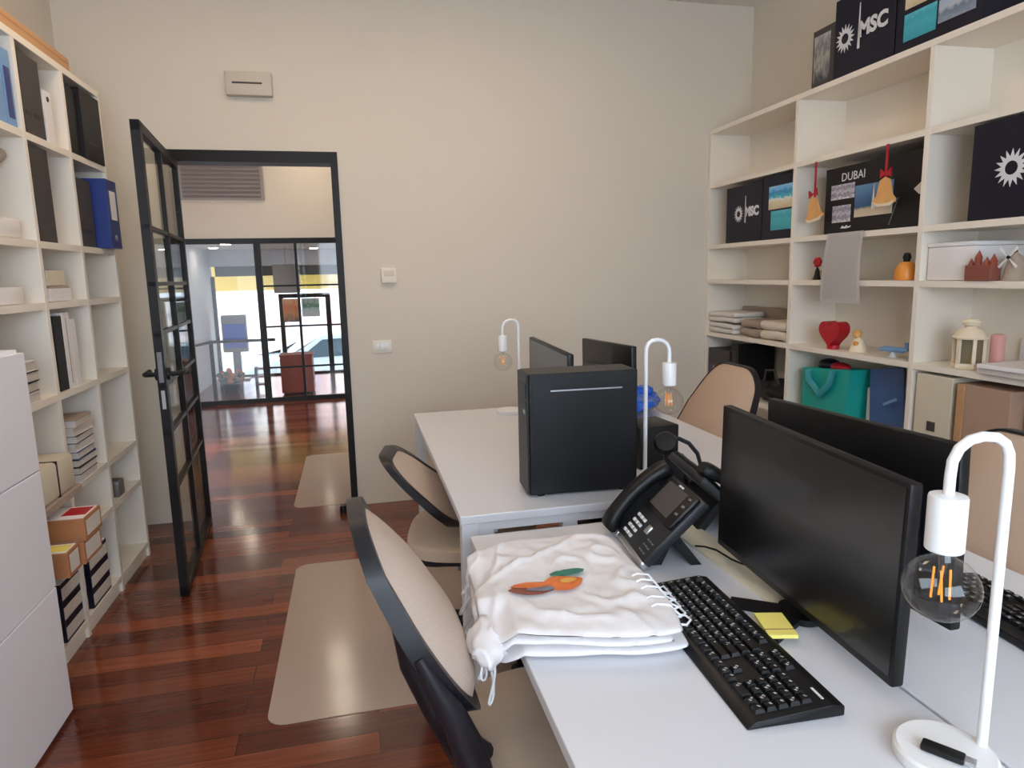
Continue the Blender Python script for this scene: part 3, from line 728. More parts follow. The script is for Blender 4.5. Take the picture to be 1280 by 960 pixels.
def onbag(poly, mat, name, lift=.0012):
    f = MB(); cx = sum(p[0] for p in poly) / len(poly); cy = sum(p[1] for p in poly) / len(poly)
    def Pz(x, y):
        u, v = (x / .186 + 1) / 2, (y / .218 + 1) / 2
        return pf(min(1, max(0, u)), min(1, max(0, v)), 1).z + lift + .004
    n = 7; rings = []
    for s in [k / n for k in range(n + 1)]:
        s = max(s, .01); rings.append([f.bm.verts.new((cx + (x - cx) * s, cy + (y - cy) * s, Pz(cx + (x - cx) * s, cy + (y - cy) * s))) for x, y in poly])
    for a, b_ in zip(rings, rings[1:]):
        for i in range(len(poly)): f.bm.faces.new((a[i], a[(i + 1) % len(poly)], b_[(i + 1) % len(poly)], b_[i]))
    f.bm.faces.new(rings[0]); return f.done(name, mat, b3, ang=180)
def blob(cx, cy, rx, ry, seed, n=30, j=.2, rot=0.):
    return [(cx + rx * (1 + j * noise.noise((math.cos(a) * 2 + seed, math.sin(a) * 2, seed))) * math.cos(a) * math.cos(rot) - ry * math.sin(a) * math.sin(rot),
             cy + rx * math.cos(a) * math.sin(rot) + ry * (1 + j * noise.noise((math.cos(a) * 2, math.sin(a) * 2 + seed, 0))) * math.sin(a) * math.cos(rot)) for a in [2 * PI * k / n for k in range(n)]]
def bx(x, y):                                            # desk point -> the bag's own frame
    c, s = math.cos(math.radians(6)), math.sin(math.radians(6)); x, y = x - .362, y - 1.250
    return (c * x - s * y, s * x + c * y)
def pr(cx, cy, rx, ry, seed, rot, j=.2):
    q = bx(cx, cy); return blob(q[0], q[1], rx, ry, seed, 30, j, rot)
onbag(pr(.302, 1.203, .045, .027, 1, .05), 'pbrown', 'printed_emblem', .0012)
onbag(pr(.30, 1.215, .038, .013, 2, .05), 'porange', 'printed_emblem', .0022)
onbag(pr(.316, 1.194, .028, .010, 6, .05), 'pgrey', 'printed_emblem', .0028)
onbag(pr(.367, 1.210, .040, .030, 5, .1), 'porange', 'printed_emblem', .0020)
onbag(pr(.380, 1.217, .017, .011, 4, .1), 'pyel', 'printed_emblem', .0030)
onbag(pr(.390, 1.252, .038, .013, 9, .25, .35), 'pgreen', 'printed_emblem', .0024)
rr = random.Random(5)
f = MB(); f.ball((0, 0, 0), 1, .030, .068, .027, 4)
for v in f.bm.verts: v.co += v.co.normalized() * (.007 * noise.noise(v.co * 34) + .010 * max(0, 1 - 5 * abs(noise.noise(v.co * 22 + Vector((3, 1, 2)))))); v.co += Vector((-.150, -.138, .008))
f.done('gathered_corner', 'cloth', b3, ang=180)
for bgs, zz, sd in ((b1, .0, 1), (b3, .03, 2)):
    x0 = -.165
    for (y0, drop, out_) in ((-.17, .09, .0), (-.12, .07, .012), (.06, .08, .03), (.1, .05, .022)):
        pts = []
        for k in range(13):
            q = k / 12; pts.append((x0 + .006 - out_ * math.sin(PI * q) + .006 * math.sin(9 * q + sd), y0 + .06 * q + .010 * math.sin(6 * q + sd), zz - .015 - drop * math.sin(PI * q) * (.8 if sd == 2 else 1)))
        MB().tube(pts, .0024, 6).done('drawstring', 'cord', bgs)
for k in range(5):
    y = -.15 + .03 * k
    zp = pf((.135 / .186 + 1) / 2, (y / .218 + 1) / 2, 1).z; MB().tube([(.15, y, zp + .002), (.16, y, zp + .006), (.185, y + .004, zp), (.204, y + .014 * math.sin(k), .036), (.219, y + .01, .0285), (.222, y - .008 - .004 * k, .0285), (.208, y - .024, .0285), (.19, y - .02, .03)], .0022, 6).done('drawstring', 'cord', b3)

# blue polythene bag at the far corner
t = thing('plastic_bag', 'crumpled blue plastic bag on the far right corner of the back desk', 'bag', (1.19, 2.985, Z))
f = MB(); f.ball((0, 0, .05), 1, .215, .2, .05, 5)
for v in f.bm.verts:
    p = v.co; k = .016 * noise.noise(p * 9) + .012 * abs(noise.noise(p * 21)); v.co = p + Vector((p.x * 1.4 * k * 6, p.y * k * 8, k * 1.3)); v.co.z = max(.001, v.co.z)
f.done('bag_film', 'bluebag', t, ang=180)
f = MB(); f.ball((.12, .03, .085), 1, .085, .07, .032, 4)
for v in f.bm.verts: v.co += Vector((0, 0, .018 * noise.noise(v.co * 25)))
f.done('bag_top', 'bluebag', t, ang=180)

# ------------------------------------------------------------------ on the walls
t = thing('emergency_light', 'white rectangular emergency light high on the back wall', 'emergency light', (-.49, YB, 2.46))
MB().b(-.12, .12, -.05, 0, -.062, .062, .006).done('housing', 'greige', t); MB().b(-.085, .07, -.053, -.049, -.004, .006, .001).done('slot', 'darkgrey', t); MB().b(-.11, .11, -.052, -.05, -.052, .052, .001).done('cover', 'greige', t)
t = thing('thermostat', 'small square white thermostat on the back wall right of the door', 'thermostat', (.213, YB, 1.41))
MB().b(-.045, .045, -.028, 0, -.045, .045, .005).done('housing', 'white', t); MB().b(-.03, .03, -.03, -.027, -.005, .03, .001).done('cover', 'cream', t)
t = thing('light_switch', 'white wall switch plate on the back wall below the thermostat', 'switch', (.152, YB, .985))
MB().b(-.058, .058, -.01, 0, -.038, .038, .003).done('plate', 'white', t)
for x in (-.028, 0, .028): MB().b(x - .012, x + .012, -.014, -.009, -.022, .022, .002).done('rocker', 'lampw', t)
o = MB().lathe([(.0, 0), (.022, 0), (.022, .03), (.016, .045), (.0, .046)], (0, 0, 0), 20).done('door_stop', 'black'); o.location = (-.135, 4.05, 0); tag(o, 'small black door stop on the floor by the right jamb', 'door stop')
t = thing('air_vent', 'grey slatted air vent high on the hall wall beyond the door', 'vent', (-1.30, HY, 2.0))
MB().b(-.46, .40, -.012, .02, .28, .80).done('frame', 'ventm', t, False)
for k in range(11): MB().box(-.03, -.016, .31 + .045 * k, .8, .012, .03, 0, 0, Matrix.Rotation(.5, 4, 'X')).done('slat', 'ventm', t, False)

# ------------------------------------------------------------------ right bookcase: boxes with prints
def star(r0, r1, n):
    return [((r1 if k % 2 == 0 else r0) * math.cos(PI * k / n), (r1 if k % 2 == 0 else r0) * math.sin(PI * k / n)) for k in range(2 * n)]
def logo(par, x, y, z, s):
    """star, tall line and three letters in white, on a front that looks to -X"""
    mx = face_mx(x, y + s * .34, z)
    f = MB(); f.prism(star(s * .15, s * .25, 16), .0012, mx)
    f.done('star_emblem', 'inkw', par, False)
    MB().prism([(s * .09 * math.cos(2 * PI * k / 20), s * .09 * math.sin(2 * PI * k / 20)) for k in range(20)], .0018, mx).done('star_centre', 'navy', par, False)
    MB().prism([(-.006 * s / .2, -s * .28), (.006 * s / .2, -s * .28), (.002, s * .5), (-.002, s * .5)], .0012, face_mx(x, y - s * .02, z)).done('emblem_line', 'inkw', par, False)
    text_obj('printed_letters', 'MSC', s * .36, 'inkw', par, face_mx(x - .0006, y - s * .36, z + s * .02), .0006, 0, .004)
def pbox(label, xf, y0, y1, z, h, d, mat, group='printed brochure boxes', rz=0.):
    """carton whose front looks to -X; y0 > y1 (y0 is its left end in the picture)"""
    t = thing('brochure_box', label, 'box', (xf + d / 2, (y0 + y1) / 2, z), rz, group)
    MB().b(-d / 2, d / 2, -(y0 - y1) / 2, (y0 - y1) / 2, 0.0005, h, .002).done('carton', mat, t, False)
    return t, -d / 2 - .0004, (y0 - y1) / 2
def prnt(par, x, yl, yr, z0, z1, mat):
    return MB().b(x - .0012, x, yr, yl, z0, z1).done('picture_print', mat, par, False)
TZ, RA, RB, RC, RD, RE = SHZ[0], SHZ[1], SHZ[2], SHZ[3], SHZ[4], SHZ[5]
# on top
t, x, w = pbox('narrow grey picture box at the left end on top of right bookcase', 2.312, 3.165, 3.005, TZ, .27, .22, 'darkgrey')
prnt(t, x, w - .012, -w + .03, .02, .24, 'ph_grey')
t, x, w = pbox('navy box with white star emblem on top of right bookcase', 2.305, 2.998, 2.62, TZ, .35, .24, 'navy'); logo(t, x, 0.03, .165, .25)
t, x, w = pbox('navy box with beach pictures on top of right bookcase', 2.305, 2.612, 2.195, TZ, .36, .24, 'navy')
prnt(t, x, w - .045, -w + .015, .16, .34, 'ph_beach'); prnt(t, x, w - .045, .0, .035, .14, 'ph_sea'); prnt(t, x, -.01, -w + .03, .05, .135, 'ph_sky')
# second row
t, x, w = pbox('navy box with white star emblem in the top left used cell of right bookcase', 2.315, 3.945, 3.565, RB, .335, .24, 'navy'); logo(t, x, -.02, .17, .2)
t, x, w = pbox('navy box with two sea pictures beside left upright of right bookcase', 2.315, 3.555, 3.275, RB, .345, .24, 'navy')
prnt(t, x, w - .06, -w + .005, .165, .29, 'ph_beach2'); prnt(t, x, w - .085, -w + .005, .05, .155, 'ph_sea')
t, x, w = pbox('wide black box titled DUBAI with city and bay pictures, behind two bells', 2.345, 3.06, 2.435, RB, .318, .22, 'darkbox')
text_obj('printed_title', 'DUBAI', .055, 'inkw', t, face_mx(x - .0004, .12, .265), .0004)
prnt(t, x, w - .045, .105, .165, .235, 'ph_city'); prnt(t, x, w - .06, .125, .055, .135, 'ph_city'); prnt(t, x, .1, -.135, .07, .215, 'ph_sail')
MB().prism([(-.011, 0), (.011, 0), (.004, .06), (0, .115)], .0012, face_mx(x - .0012, -.02, .1)).done('tower_print', 'inkw', t, False)
MB().prism([(-.035, -.004), (-.02, .008), (-.008, .0), (.006, .009), (.02, .001), (.036, .006), (.034, -.003), (.0, -.007)], .0012, face_mx(x - .0002, .155, .03)).done('small_emblem', 'inkw', t, False)
MB().prism([(-.002, 0), (.004, 0), (.05, .115), (.046, .115)], .0012, face_mx(x - .0002, -.12, .02)).done('silver_line', 'grey', t, False)
MB().prism([(0, 0), (.045, .03), (.05, .0), (.05, -.02), (.03, -.025)], .0012, face_mx(x - .0002, -.25, .16)).done('corner_emblem', 'papers', t, False)
t, x, w = pbox('navy box with large white sunburst emblem at the right edge of view', 2.312, 2.195, 1.72, RB, .35, .24, 'navy'); logo(t, x, -.02, .175, .27)
# bells on red ribbons
def bell(label, y, z, tilt, ribbon):
    t = thing('bell_ornament', label, 'ornament', (2.293, y, z), 0, 'bell ornaments on red ribbons')
    mx = face_mx(0, 0, 0, '-X', tilt)
    pl = [(-.062, -.05), (.062, -.05), (.066, -.036), (.045, -.015), (.036, .02), (.028, .05), (.0, .062), (-.028, .05), (-.036, .02), (-.045, -.015), (-.066, -.036)]
    MB().prism(pl, .008, mx).done('bell', 'ginger', t, False)
    MB().prism([(-.066, -.038), (-.03, -.05), (.03, -.05), (.066, -.038), (.04, -.062), (-.04, -.062)], .0095, mx).done('bell_rim', 'icing', t, False)
    f = MB(); f.b(-.004, .0, -.006, .006, .055, ribbon)
    f.prism([(0, .075), (-.03, .10), (-.032, .06)], .006, mx); f.prism([(0, .075), (.03, .10), (.032, .06)], .006, mx); f.done('ribbon', 'redr', t, False)
bell('gingerbread bell on dark red ribbon hanging at left of the DUBAI box', 3.07, 1.69, .15, .23)
bell('gingerbread bell on bright red ribbon hanging before the DUBAI box', 2.60, 1.72, 0., .20)
# white sheet hanging down over two shelves
t = MB(); t.grid(lambda u, v: Vector((2.296 - .012 * math.sin(PI * v) - .006 * v + .004 * math.sin(5 * u + 3 * v), 2.965 - .25 * u - .0 + .045 * v * (1 - u) * .6, 1.562 - .335 * v)), 12, 16)
bmesh.ops.solidify(t.bm, geom=t.bm.faces[:], thickness=.0012)
o = t.done('paper_sheet', 'paper', None, ang=180); tag(o, 'blank white sheet of paper hanging over the shelf edge below the DUBAI box', 'paper')
# third row
t = thing('flower_figurine', 'small red flower figurine on a dark stand left of the hanging sheet', 'figurine', (2.35, 3.10, RC + .001))
MB().lathe([(.0, 0), (.022, 0), (.016, .01), (.01, .05), (.0, .07)], (0, 0, 0), 16).done('stand', 'darkbox', t)
f = MB()
for k in range(6): f.ball((.0, .014 * math.cos(k), .09 + .014 * math.sin(k)), .014, sub=2)
f.done('flower', 'red', t)
o = MB().prism([(-.06, 0), (.06, 0), (.05, .05), (-.02, .05)], .05, face_mx(0, 0, 0)).done('sleeping_figurine', 'toweld', None, False); o.location = (2.45, 3.15, RC + .0005); tag(o, 'small taupe wedge-shaped ornament left of the red flower figurine', 'ornament')
t = thing('perfume_bottle', 'small orange bottle with black cap at right of the hanging sheet', 'bottle', (2.35, 2.515, RC))
MB().lathe([(.0, .001), (.045, .001), (.048, .01), (.044, .05), (.028, .075), (.016, .08), (.0, .081)], (0, 0, 0), 24).done('bottle', 'orange', t)
MB().lathe([(.0, .08), (.012, .08), (.017, .1), (.012, .116), (.0, .12)], (0, 0, 0), 18).done('cap', 'darkbox', t)
o = MB().b(-.09, .09, -.005, .005, 0, .17, .002).done('lavender_card', pm('lavender_card', (178, 168, 190), .7)); o.location = (2.545, 2.52, RC + .001); o.rotation_euler = (0, 0, PI / 2); tag(o, 'pale lavender card standing behind the orange bottle', 'card')
t = thing('storage_box', 'plain white fabric storage box in the third row of right bookcase', 'box', (2.45, 2.275, RC))
MB().b(-.12, .12, -.11, .11, 0.001, .135, .006).done('body', 'paper', t); MB().b(-.123, .123, -.113, .113, .135, .152, .005).done('lid', 'lampw', t)
t = thing('model_castle', 'small brown model castle with spires beside the white storage box', 'ornament', (2.313, 2.115, RC))
f = MB(); f.b(-.02, .03, -.055, .055, .001, .06, .003); f.done('walls', 'pbrown', t, False)
for y, h in ((.045, .085), (.015, .115), (-.02, .09), (-.048, .1)): MB().cone((0, y, .055), (0, y, h - .03), .012, .011, 10).cone((0, y, h - .03), (0, y, h), .014, .001, 10).done('spire', 'brownw', t)
t = thing('model_mill', 'small dark model windmill with white blades right of the model castle', 'ornament', (2.36, 2.02, RC))
MB().lathe([(.0, .001), (.04, .001), (.03, .06), (.022, .085), (.0, .105)], (0, 0, 0), 12).done('tower', 'toweld', t)
f = MB()
for k in range(4): f.prism([(0, 0), (.05, .006), (.05, -.006)], .002, face_mx(-.036, 0, .085, '-X', PI / 4 + PI / 2 * k))
f.done('blade', 'paper', t, False); MB().ball((-.036, 0, .085), .007, sub=2).done('hub', 'black', t)
o = MB().lathe([(.0, .001), (.014, .001), (.015, .09), (.006, .1), (.006, .112), (.0, .113)], (0, 0, 0), 16).done('small_bottle', 'darkbox'); o.location = (2.42, 2.075, RC); tag(o, 'slim black bottle behind the model windmill', 'bottle')
# fourth row: towels, heart, lantern, papers
def folded(label, x, y, z, sx, sy, sz, mat, rz=0., seed=1):
    t = thing('folded_cloth', label, 'cloth', (x, y, z), rz, 'folded cloths')
    n = 2
    for k in range(n):
        f = MB(); zz = sz / n * (k + .5)
        f.box(0, 0, zz, sx, sy, sz / n * .98, 0, sz / n * .45, seg=4)
        bmesh.ops.subdivide_edges(f.bm, edges=[e for e in f.bm.edges if e.calc_length() > .06], cuts=5, use_grid_fill=True)
        for v in f.bm.verts: v.co.z += .007 * noise.noise(v.co * 11 + Vector((seed, k, 0)))
        f.done('fold', mat, t, ang=80)
    return t
folded('lower grey-white folded towel at the left end of the towel shelf', 2.42, 3.97, RD + .005, .22, .3, .06, 'towel', 0, 1)
folded('upper grey-white folded towel at the left end of the towel shelf', 2.42, 3.97, RD + .074, .22, .3, .065, 'towel', .04, 4)
folded('taupe folded cloth in the middle of the towel shelf', 2.42, 3.665, RD + .005, .2, .2, .1, 'toweld', 0, 7)
folded('cream folded cloth at the right end of the towel shelf', 2.42, 3.415, RD + .005, .22, .26, .105, 'towelc', .0, 11)
folded('long taupe cloth lying along the back of the towel shelf', 2.566, 3.72, RD + .006, .026, .8, .16, 'toweld', 0, 15)
t = thing('heart_box', 'shiny red heart-shaped box standing on the shelf below the hanging sheet', 'ornament', (2.355, 2.955, RD), .12)
hp = []
for k in range(40):
    a = 2 * PI * k / 40; hp.append((16 * math.sin(a) ** 3 * .0042, (13 * math.cos(a) - 5 * math.cos(2 * a) - 2 * math.cos(3 * a) - math.cos(4 * a)) * .0047 + .083))
f = MB().prism(hp, .07, face_mx(.035, 0, 0)); bmesh.ops.bevel(f.bm, geom=[e for e in f.bm.edges if abs(e.calc_face_angle(0)) > 1], offset=.012, segments=3, affect='EDGES'); f.done('heart', 'red', t)
MB().cone((.0, 0, 0.0005), (0, 0, .02), .03).done('foot', 'red', t)
t = thing('figurine', 'small cream and orange figurine right of the red heart', 'figurine', (2.37, 2.80, RD))
MB().lathe([(.0, .001), (.04, .001), (.035, .03), (.02, .06), (.0, .075)], (0, 0, 0), 18).done('body', 'icing', t); MB().ball((0, .01, .085), .022, sub=2).done('head', 'ginger', t); MB().ball((-.02, -.01, .04), .014, sub=2).done('scarf', 'orange', t)
t = thing('model_plane', 'small pale blue model aeroplane on the shelf left of the upright', 'ornament', (2.365, 2.575, RD))
MB().tube([(0, .08, .035), (0, .04, .035), (0, -.05, .035), (0, -.085, .04)], [.004, .013, .014, .005], 10).done('fuselage', 'lblue', t); MB().box(0, 0, .033, .13, .03, .004).done('wing', 'lblue', t, False); MB().box(0, -.075, .055, .004, .02, .035).done('tail', 'lblue', t, False); MB().cone((0, 0, 0.0005), (0, 0, .03), .02, .004).done('stand', 'paper', t)
o = MB().b(-.1, .1, -.008, .008, .001, .21, .002).done('thin_book', 'darkbox'); o.location = (2.43, 2.435, RD); tag(o, 'thin dark book standing against the upright by the model aeroplane', 'book')
t = thing('lantern', 'cream metal candle lantern with glass panes on the fourth shelf', 'lantern', (2.365, 2.185, RD))
MB().lathe([(.0, .001), (.062, .001), (.064, .008), (.06, .022), (.0, .023)], (0, 0, 0), 6).done('base', 'icing', t, False)
for k in range(6):
    a = 2 * PI * k / 6; MB().box(.052 * math.cos(a), .052 * math.sin(a), .07, .012, .012, .1, a).done('post', 'icing', t, False)
MB().lathe([(.0, .024), (.046, .024), (.046, .118), (.0, .119)], (0, 0, 0), 6).done('glass_pane', pm('lantern_glass', (120, 108, 84), .1), t, False)
MB().lathe([(.0, .118), (.062, .118), (.064, .124), (.04, .155), (.022, .163), (.022, .17), (.0, .171)], (0, 0, 0), 12).done('roof', 'icing', t)
MB().lathe([(.0, .170), (.03, .172), (.034, .184), (.026, .196), (.0, .199)], (0, 0, 0), 16).done('cap', 'icing', t)
o = MB().b(-.02, .02, -.022, .022, .001, .14, .012).done('pink_bottle', 'pink'); o.location = (2.425, 2.118, RD); tag(o, 'pink bottle standing behind the cream lantern', 'bottle')
for k, (x, y, sx, sy, h, lab) in enumerate([(2.40, 1.90, .24, .34, .022, 'lower pile of white papers right of the lantern'), (2.385, 1.905, .23, .31, .016, 'upper pile of white papers right of the lantern')]):
    o = MB().b(-sx / 2, sx / 2, -sy / 2, sy / 2, 0, h, .002).done('paper_pile', 'papers' if k == 0 else 'paper', None, False); o.location = (x, y, RD + .001 + k * .0225); o.rotation_euler = (0, 0, .03 * k); tag(o, lab, 'papers')
o = MB().b(-.01, .01, -.18, .18, .001, .12, .002).done('picture_panel', 'paper'); o.location = (2.56, 1.95, RD); tag(o, 'plain pale panel leaning at the back behind the white paper piles', 'panel')
# fifth row
t = thing('game_box', 'dark grey box with purple print in the lower left cell', 'box', (2.43, 3.985, RE))
MB().b(-.12, .1, -.13, .13, .001, .27, .003).done('carton', 'darkgrey', t, False); MB().b(-.1215, -.12, -.12, .12, .02, .17).done('print', pm('purple_print', (92, 66, 96), .5, var=.2), t, False)
MB().box(-.122, .02, .12, .001, .1, .03, 0, 0, Matrix.Rotation(.5, 4, 'X')).done('lettering', 'pink', t, False)
t = thing('lever_binder', 'black binder standing beside the dark grey box', 'binder', (2.42, 3.775, RE)); MB().b(-.12, .14, -.035, .035, .001, .32, .003).done('cover', 'black', t, False); MB().b(-.1215, -.12, -.02, .02, .18, .28).done('spine_label', 'char', t, False)
t = thing('black_bag', 'crumpled black bag lying in the lower left cell behind the tan chair', 'bag', (2.42, 3.48, RE))
f = MB(); f.ball((0, 0, .07), 1, .1, .2, .07, 4)
for v in f.bm.verts: v.co += v.co.normalized() * .03 * noise.noise(v.co * 13); v.co.z = max(.001, v.co.z)
f.done('bag_body', 'darkbox', t, ang=180); MB().tube([(-.05, .08, .12), (-.06, .05, .19), (-.06, -.03, .2), (-.05, -.07, .12)], .006, 8).done('handle', 'darkgrey', t)
t = thing('gift_bag', 'teal paper carrier bag with pale handles in the lower middle cell', 'bag', (2.40, 2.98, RE))
f = MB(); bmesh.ops.create_cube(f.bm, size=1)
for v in f.bm.verts:
    up_ = v.co.z > 0; v.co = Vector((v.co.x * (.13 if up_ else .15), v.co.y * (.36 if up_ else .33), .001 if not up_ else .255 + (.03 if v.co.y < 0 else 0)))
f.done('bag_body', 'teal', t, False)
f = MB()
for s in (-1, 1): f.tube([(-.082, .11 + s * .0, .25), (-.09, .09, .20), (-.09, .0, .14), (-.09, -.06, .2), (-.084, -.08, .27)], [.016, .018, .02, .018, .014], 8)
f.done('handle', 'tealh', t)
f = MB(); f.ball((0, .05, .28), .05, 1, 1.3, .7, 3).done('dark_parcel', 'navy', t); MB().ball((0, -.03, .28), .04, 1, 1.6, .6, 3).done('red_parcel', 'redr', t)
t = thing('folder', 'navy blue folder leaning in the lower middle cell beside the teal bag', 'folder', (2.37, 2.585, RE))
f = MB(); f.b(-.006, .006, -.105, .105, 0, .30, .002); bmesh.ops.transform(f.bm, matrix=Matrix.Rotation(-.2, 4, 'X') @ Matrix.Rotation(.12, 4, 'Y'), verts=f.bm.verts[:])
f.bm.verts.ensure_lookup_table(); mz = min(v.co.z for v in f.bm.verts)
for v in f.bm.verts: v.co.z += -mz + .001
f.done('cover', 'navyf', t, False)
MB().box(-.012, -.02, .17, .004, .085, .012, 0, 0, Matrix.Rotation(-.45, 4, 'X')).done('emblem', 'lblue', t, False)
o = MB().b(-.07, .07, -.03, .03, .001, .2, .004).done('small_white_box', 'paper'); o.location = (2.49, 2.75, RE); tag(o, 'small white box between the teal bag and the navy folder', 'box')
t = thing('file_box', 'pale cream board box standing in the lower right cell', 'box', (2.44, 2.285, RE)); MB().b(-.13, .1, -.09, .09, .001, .335, .003).done('carton', 'cream', t, False); MB().b(-.132, -.13, -.02, .02, .1, .14).done('finger_hole', 'darkgrey', t, False)
t = thing('cardboard_box', 'brown cardboard carton with open flap in the lower right cell', 'box', (2.44, 2.06, RE)); MB().b(-.13, .1, -.115, .115, .001, .32, .003).done('carton', 'cardp', t, False); MB().box(-.135, .09, .17, .006, .03, .3).done('flap', 'cardl', t, False)
o = MB().b(-.1, .1, -.13, .13, .001, .29, .003).done('tan_carton', 'cardl'); o.location = (2.46, 1.79, RE); tag(o, 'tan carton at the right end of the lower right cell', 'box')

# ------------------------------------------------------------------ left bookcase contents (fronts look to +X)
def lbox(name, label, cat, y0, y1, z, h, xf=XSL - .01, d=.24, mat='darkgrey', group=None):
    t = thing(name, label, cat, (xf - d / 2, (y0 + y1) / 2, z), 0, group)
    MB().b(-d / 2, d / 2, -(y1 - y0) / 2, (y1 - y0) / 2, .0006, h, .002).done('body', mat, t, False); return t, d / 2, (y1 - y0) / 2
A0, A1, A2 = SHZ[1], SHZ[2], SHZ[3]
t, x, w = lbox('magazine_file', 'dark grey file box with two black slots in the top row', 'file box', 2.90, 3.065, A0, .29)
for y in (-.05, .02): MB().b(x - .001, x + .001, y - .02, y + .025, .07, .088).done('slot', 'black', t, False)
t, x, w = lbox('lever_binder', 'white ring binder next to the slotted file box in the top row', 'binder', 3.085, 3.155, A0, .2, mat='paper'); MB().cone((x, 0, .17), (x + .002, 0, .17), .01).done('finger_ring', 'black', t)
t, x, w = lbox('magazine_file', 'black file box at left of the top right cell of left bookcase', 'file box', 3.285, 3.42, A0, .28, mat='darkbox')
t, x, w = lbox('magazine_file', 'wide black file box with handle slot in the top right cell', 'file box', 3.425, 3.66, A0, .295, mat='darkbox', xf=XSL + .005); MB().b(x - .001, x + .001, -.07, .06, .07, .085).done('slot', 'black', t, False)
t, x, w = lbox('magazine_file', 'blue pale-edged file at the left edge of the top row', 'file box', 2.66, 2.76, A0, .27, mat='lblue')
t, x, w = lbox('magazine_file', 'second blue file beside the upright at left of the top row', 'file box', 2.765, 2.83, A0, .26, mat='lblue'); MB().b(x - .001, x + .001, -.02, .02, .03, .2).done('spine_label', 'blueb', t, False)
t, x, w = lbox('magazine_file', 'tall dark grey file box in the second row beside the upright', 'file box', 2.90, 3.05, A1, .35, mat='darkgrey')
t, x, w = lbox('magazine_file', 'dark brown file box beside the blue binder in the second row', 'file box', 3.30, 3.47, A1, .29, mat='darkgrey'); MB().b(x - .001, x + .001, -.06, .05, .06, .075).done('slot', 'black', t, False)
t, x, w = lbox('lever_binder', 'blue lever arch binder with white label at the shelf end', 'binder', 3.50, 3.64, A1, .31, xf=XSL + .045, mat='blueb'); MB().b(x - .001, x + .0012, -.035, .04, .13, .26).done('spine_label', 'paper', t, False); MB().cone((x, 0, .05), (x + .002, 0, .05), .014).done('finger_ring', 'silver', t)
# rolled tubes and white stack near cabinet
t = thing('paper_rolls', 'grey rolled tube slanting in the second row at the left edge', 'tube', (-1.16, 2.66, A1)); MB().cone((-.06, -.15, .11), (-.02, .15, .30), .022).done('tube', 'toweld', t); MB().cone((-.0205, .148, .2985), (-.0195, .152, .3015), .017).done('tube_end', 'darkgrey', t)
o = MB().b(-.1, .1, -.15, .15, .001, .07, .012).done('cloth_pile', 'paper'); o.location = (-1.225, 2.62, A1); tag(o, 'white pile under the slanting tube in the second row', 'papers')
o = MB().b(-.1, .1, -.13, .13, .001, .06, .004).done('paper_pile', 'paper'); o.location = (-1.23, 2.6, A2); tag(o, 'white stack at the left edge in the third row', 'papers')
t = thing('card_box', 'taupe open tray on white boxes in the middle cell of third row', 'box', (-1.22, 3.03, A2)); MB().b(-.1, .1, -.11, .09, .001, .05, .003).done('lower_tray', 'paper', t, False); MB().b(-.095, .095, -.105, .08, .051, .06).done('rim', 'toweld', t, False); MB().b(-.09, .09, -.1, .07, .061, .12, .003).done('upper_box', 'cream', t, False)
# fourth row
t, x, w = lbox('magazine_file', 'dark brown folder tilted beside white files in the fourth row', 'file box', 2.905, 2.985, SHZ[4], .29, mat='darkbox')
t, x, w = lbox('magazine_file', 'tall white file next to the dark folder in the fourth row', 'file box', 2.99, 3.06, SHZ[4], .30, mat='paper'); MB().b(x - .001, x + .001, -.005, .0, .02, .28).done('edge_line', 'toweld', t, False)
t, x, w = lbox('magazine_file', 'short white file leaning right of the tall white file', 'file box', 3.065, 3.115, SHZ[4], .27, mat='paper')
def stack(items, xc, yc, z, grp, gap=.0008):
    zz = z + .001
    for (lab, sx, sy, h, cov, rz) in items:
        t = thing('book', lab, 'book', (xc, yc, zz), rz, grp)
        MB().b(-sx / 2, sx / 2, -sy / 2, sy / 2, 0, .003).done('back_cover', cov, t, False)
        MB().b(-sx / 2 + .004, sx / 2 - .003, -sy / 2 + .003, sy / 2 - .003, .003, h - .003).done('pages', 'papers', t, False)
        MB().b(-sx / 2, sx / 2, -sy / 2, sy / 2, h - .003, h).done('front_cover', cov, t, False)
        zz += h + gap
names = ['lowest', 'second', 'third', 'fourth', 'topmost']
stack([('%s of four dark-edged books at the left edge of the fourth row' % n, .19, .2, .036, c_, r) for n, c_, r in zip(['lowest', 'second', 'third', 'topmost'], ['paper', 'darkbox', 'darkbox', 'paper'], [0, .05, -.03, .04])], -1.21, 2.62, SHZ[4], 'books at the left edge of fourth row')
cv = ['paper', 'darkgrey', 'navy', 'blueb', 'paper', 'darkgrey', 'papers', 'toweld']
nm = ['bottom', 'second', 'third', 'fourth', 'fifth', 'sixth', 'seventh', 'topmost']
stack([('%s book of the tall mixed pile in the fifth row' % n, .2, .19, .031, c_, .05 * math.sin(3 * i)) for i, (n, c_) in enumerate(zip(nm, cv))], -1.20, 3.02, SHZ[5], 'mixed books in the fifth row')
# parcel tied with string
t = thing('wrapped_parcel', 'pale wrapped parcel tied with string in the fifth row by the cabinet', 'parcel', (-1.19, 2.65, SHZ[5]))
MB().b(-.12, .12, -.16, .15, .03, .16, .012).done('wrapping', 'cream', t); MB().b(-.13, .13, -.17, .17, .001, .029, .003).done('base_tray', 'toweld', t, False)
f = MB(); f.b(-.122, .122, -.004, .004, .028, .162); f.b(-.004, .004, -.162, .152, .028, .162); f.done('string', 'char', t, False)
o = MB().b(-.05, .05, -.04, .04, .001, .075, .004).done('small_grey_box', 'grey'); o.location = (-1.17, 3.42, SHZ[6]); tag(o, 'small grey box alone in the right cell above the bottom row', 'box')
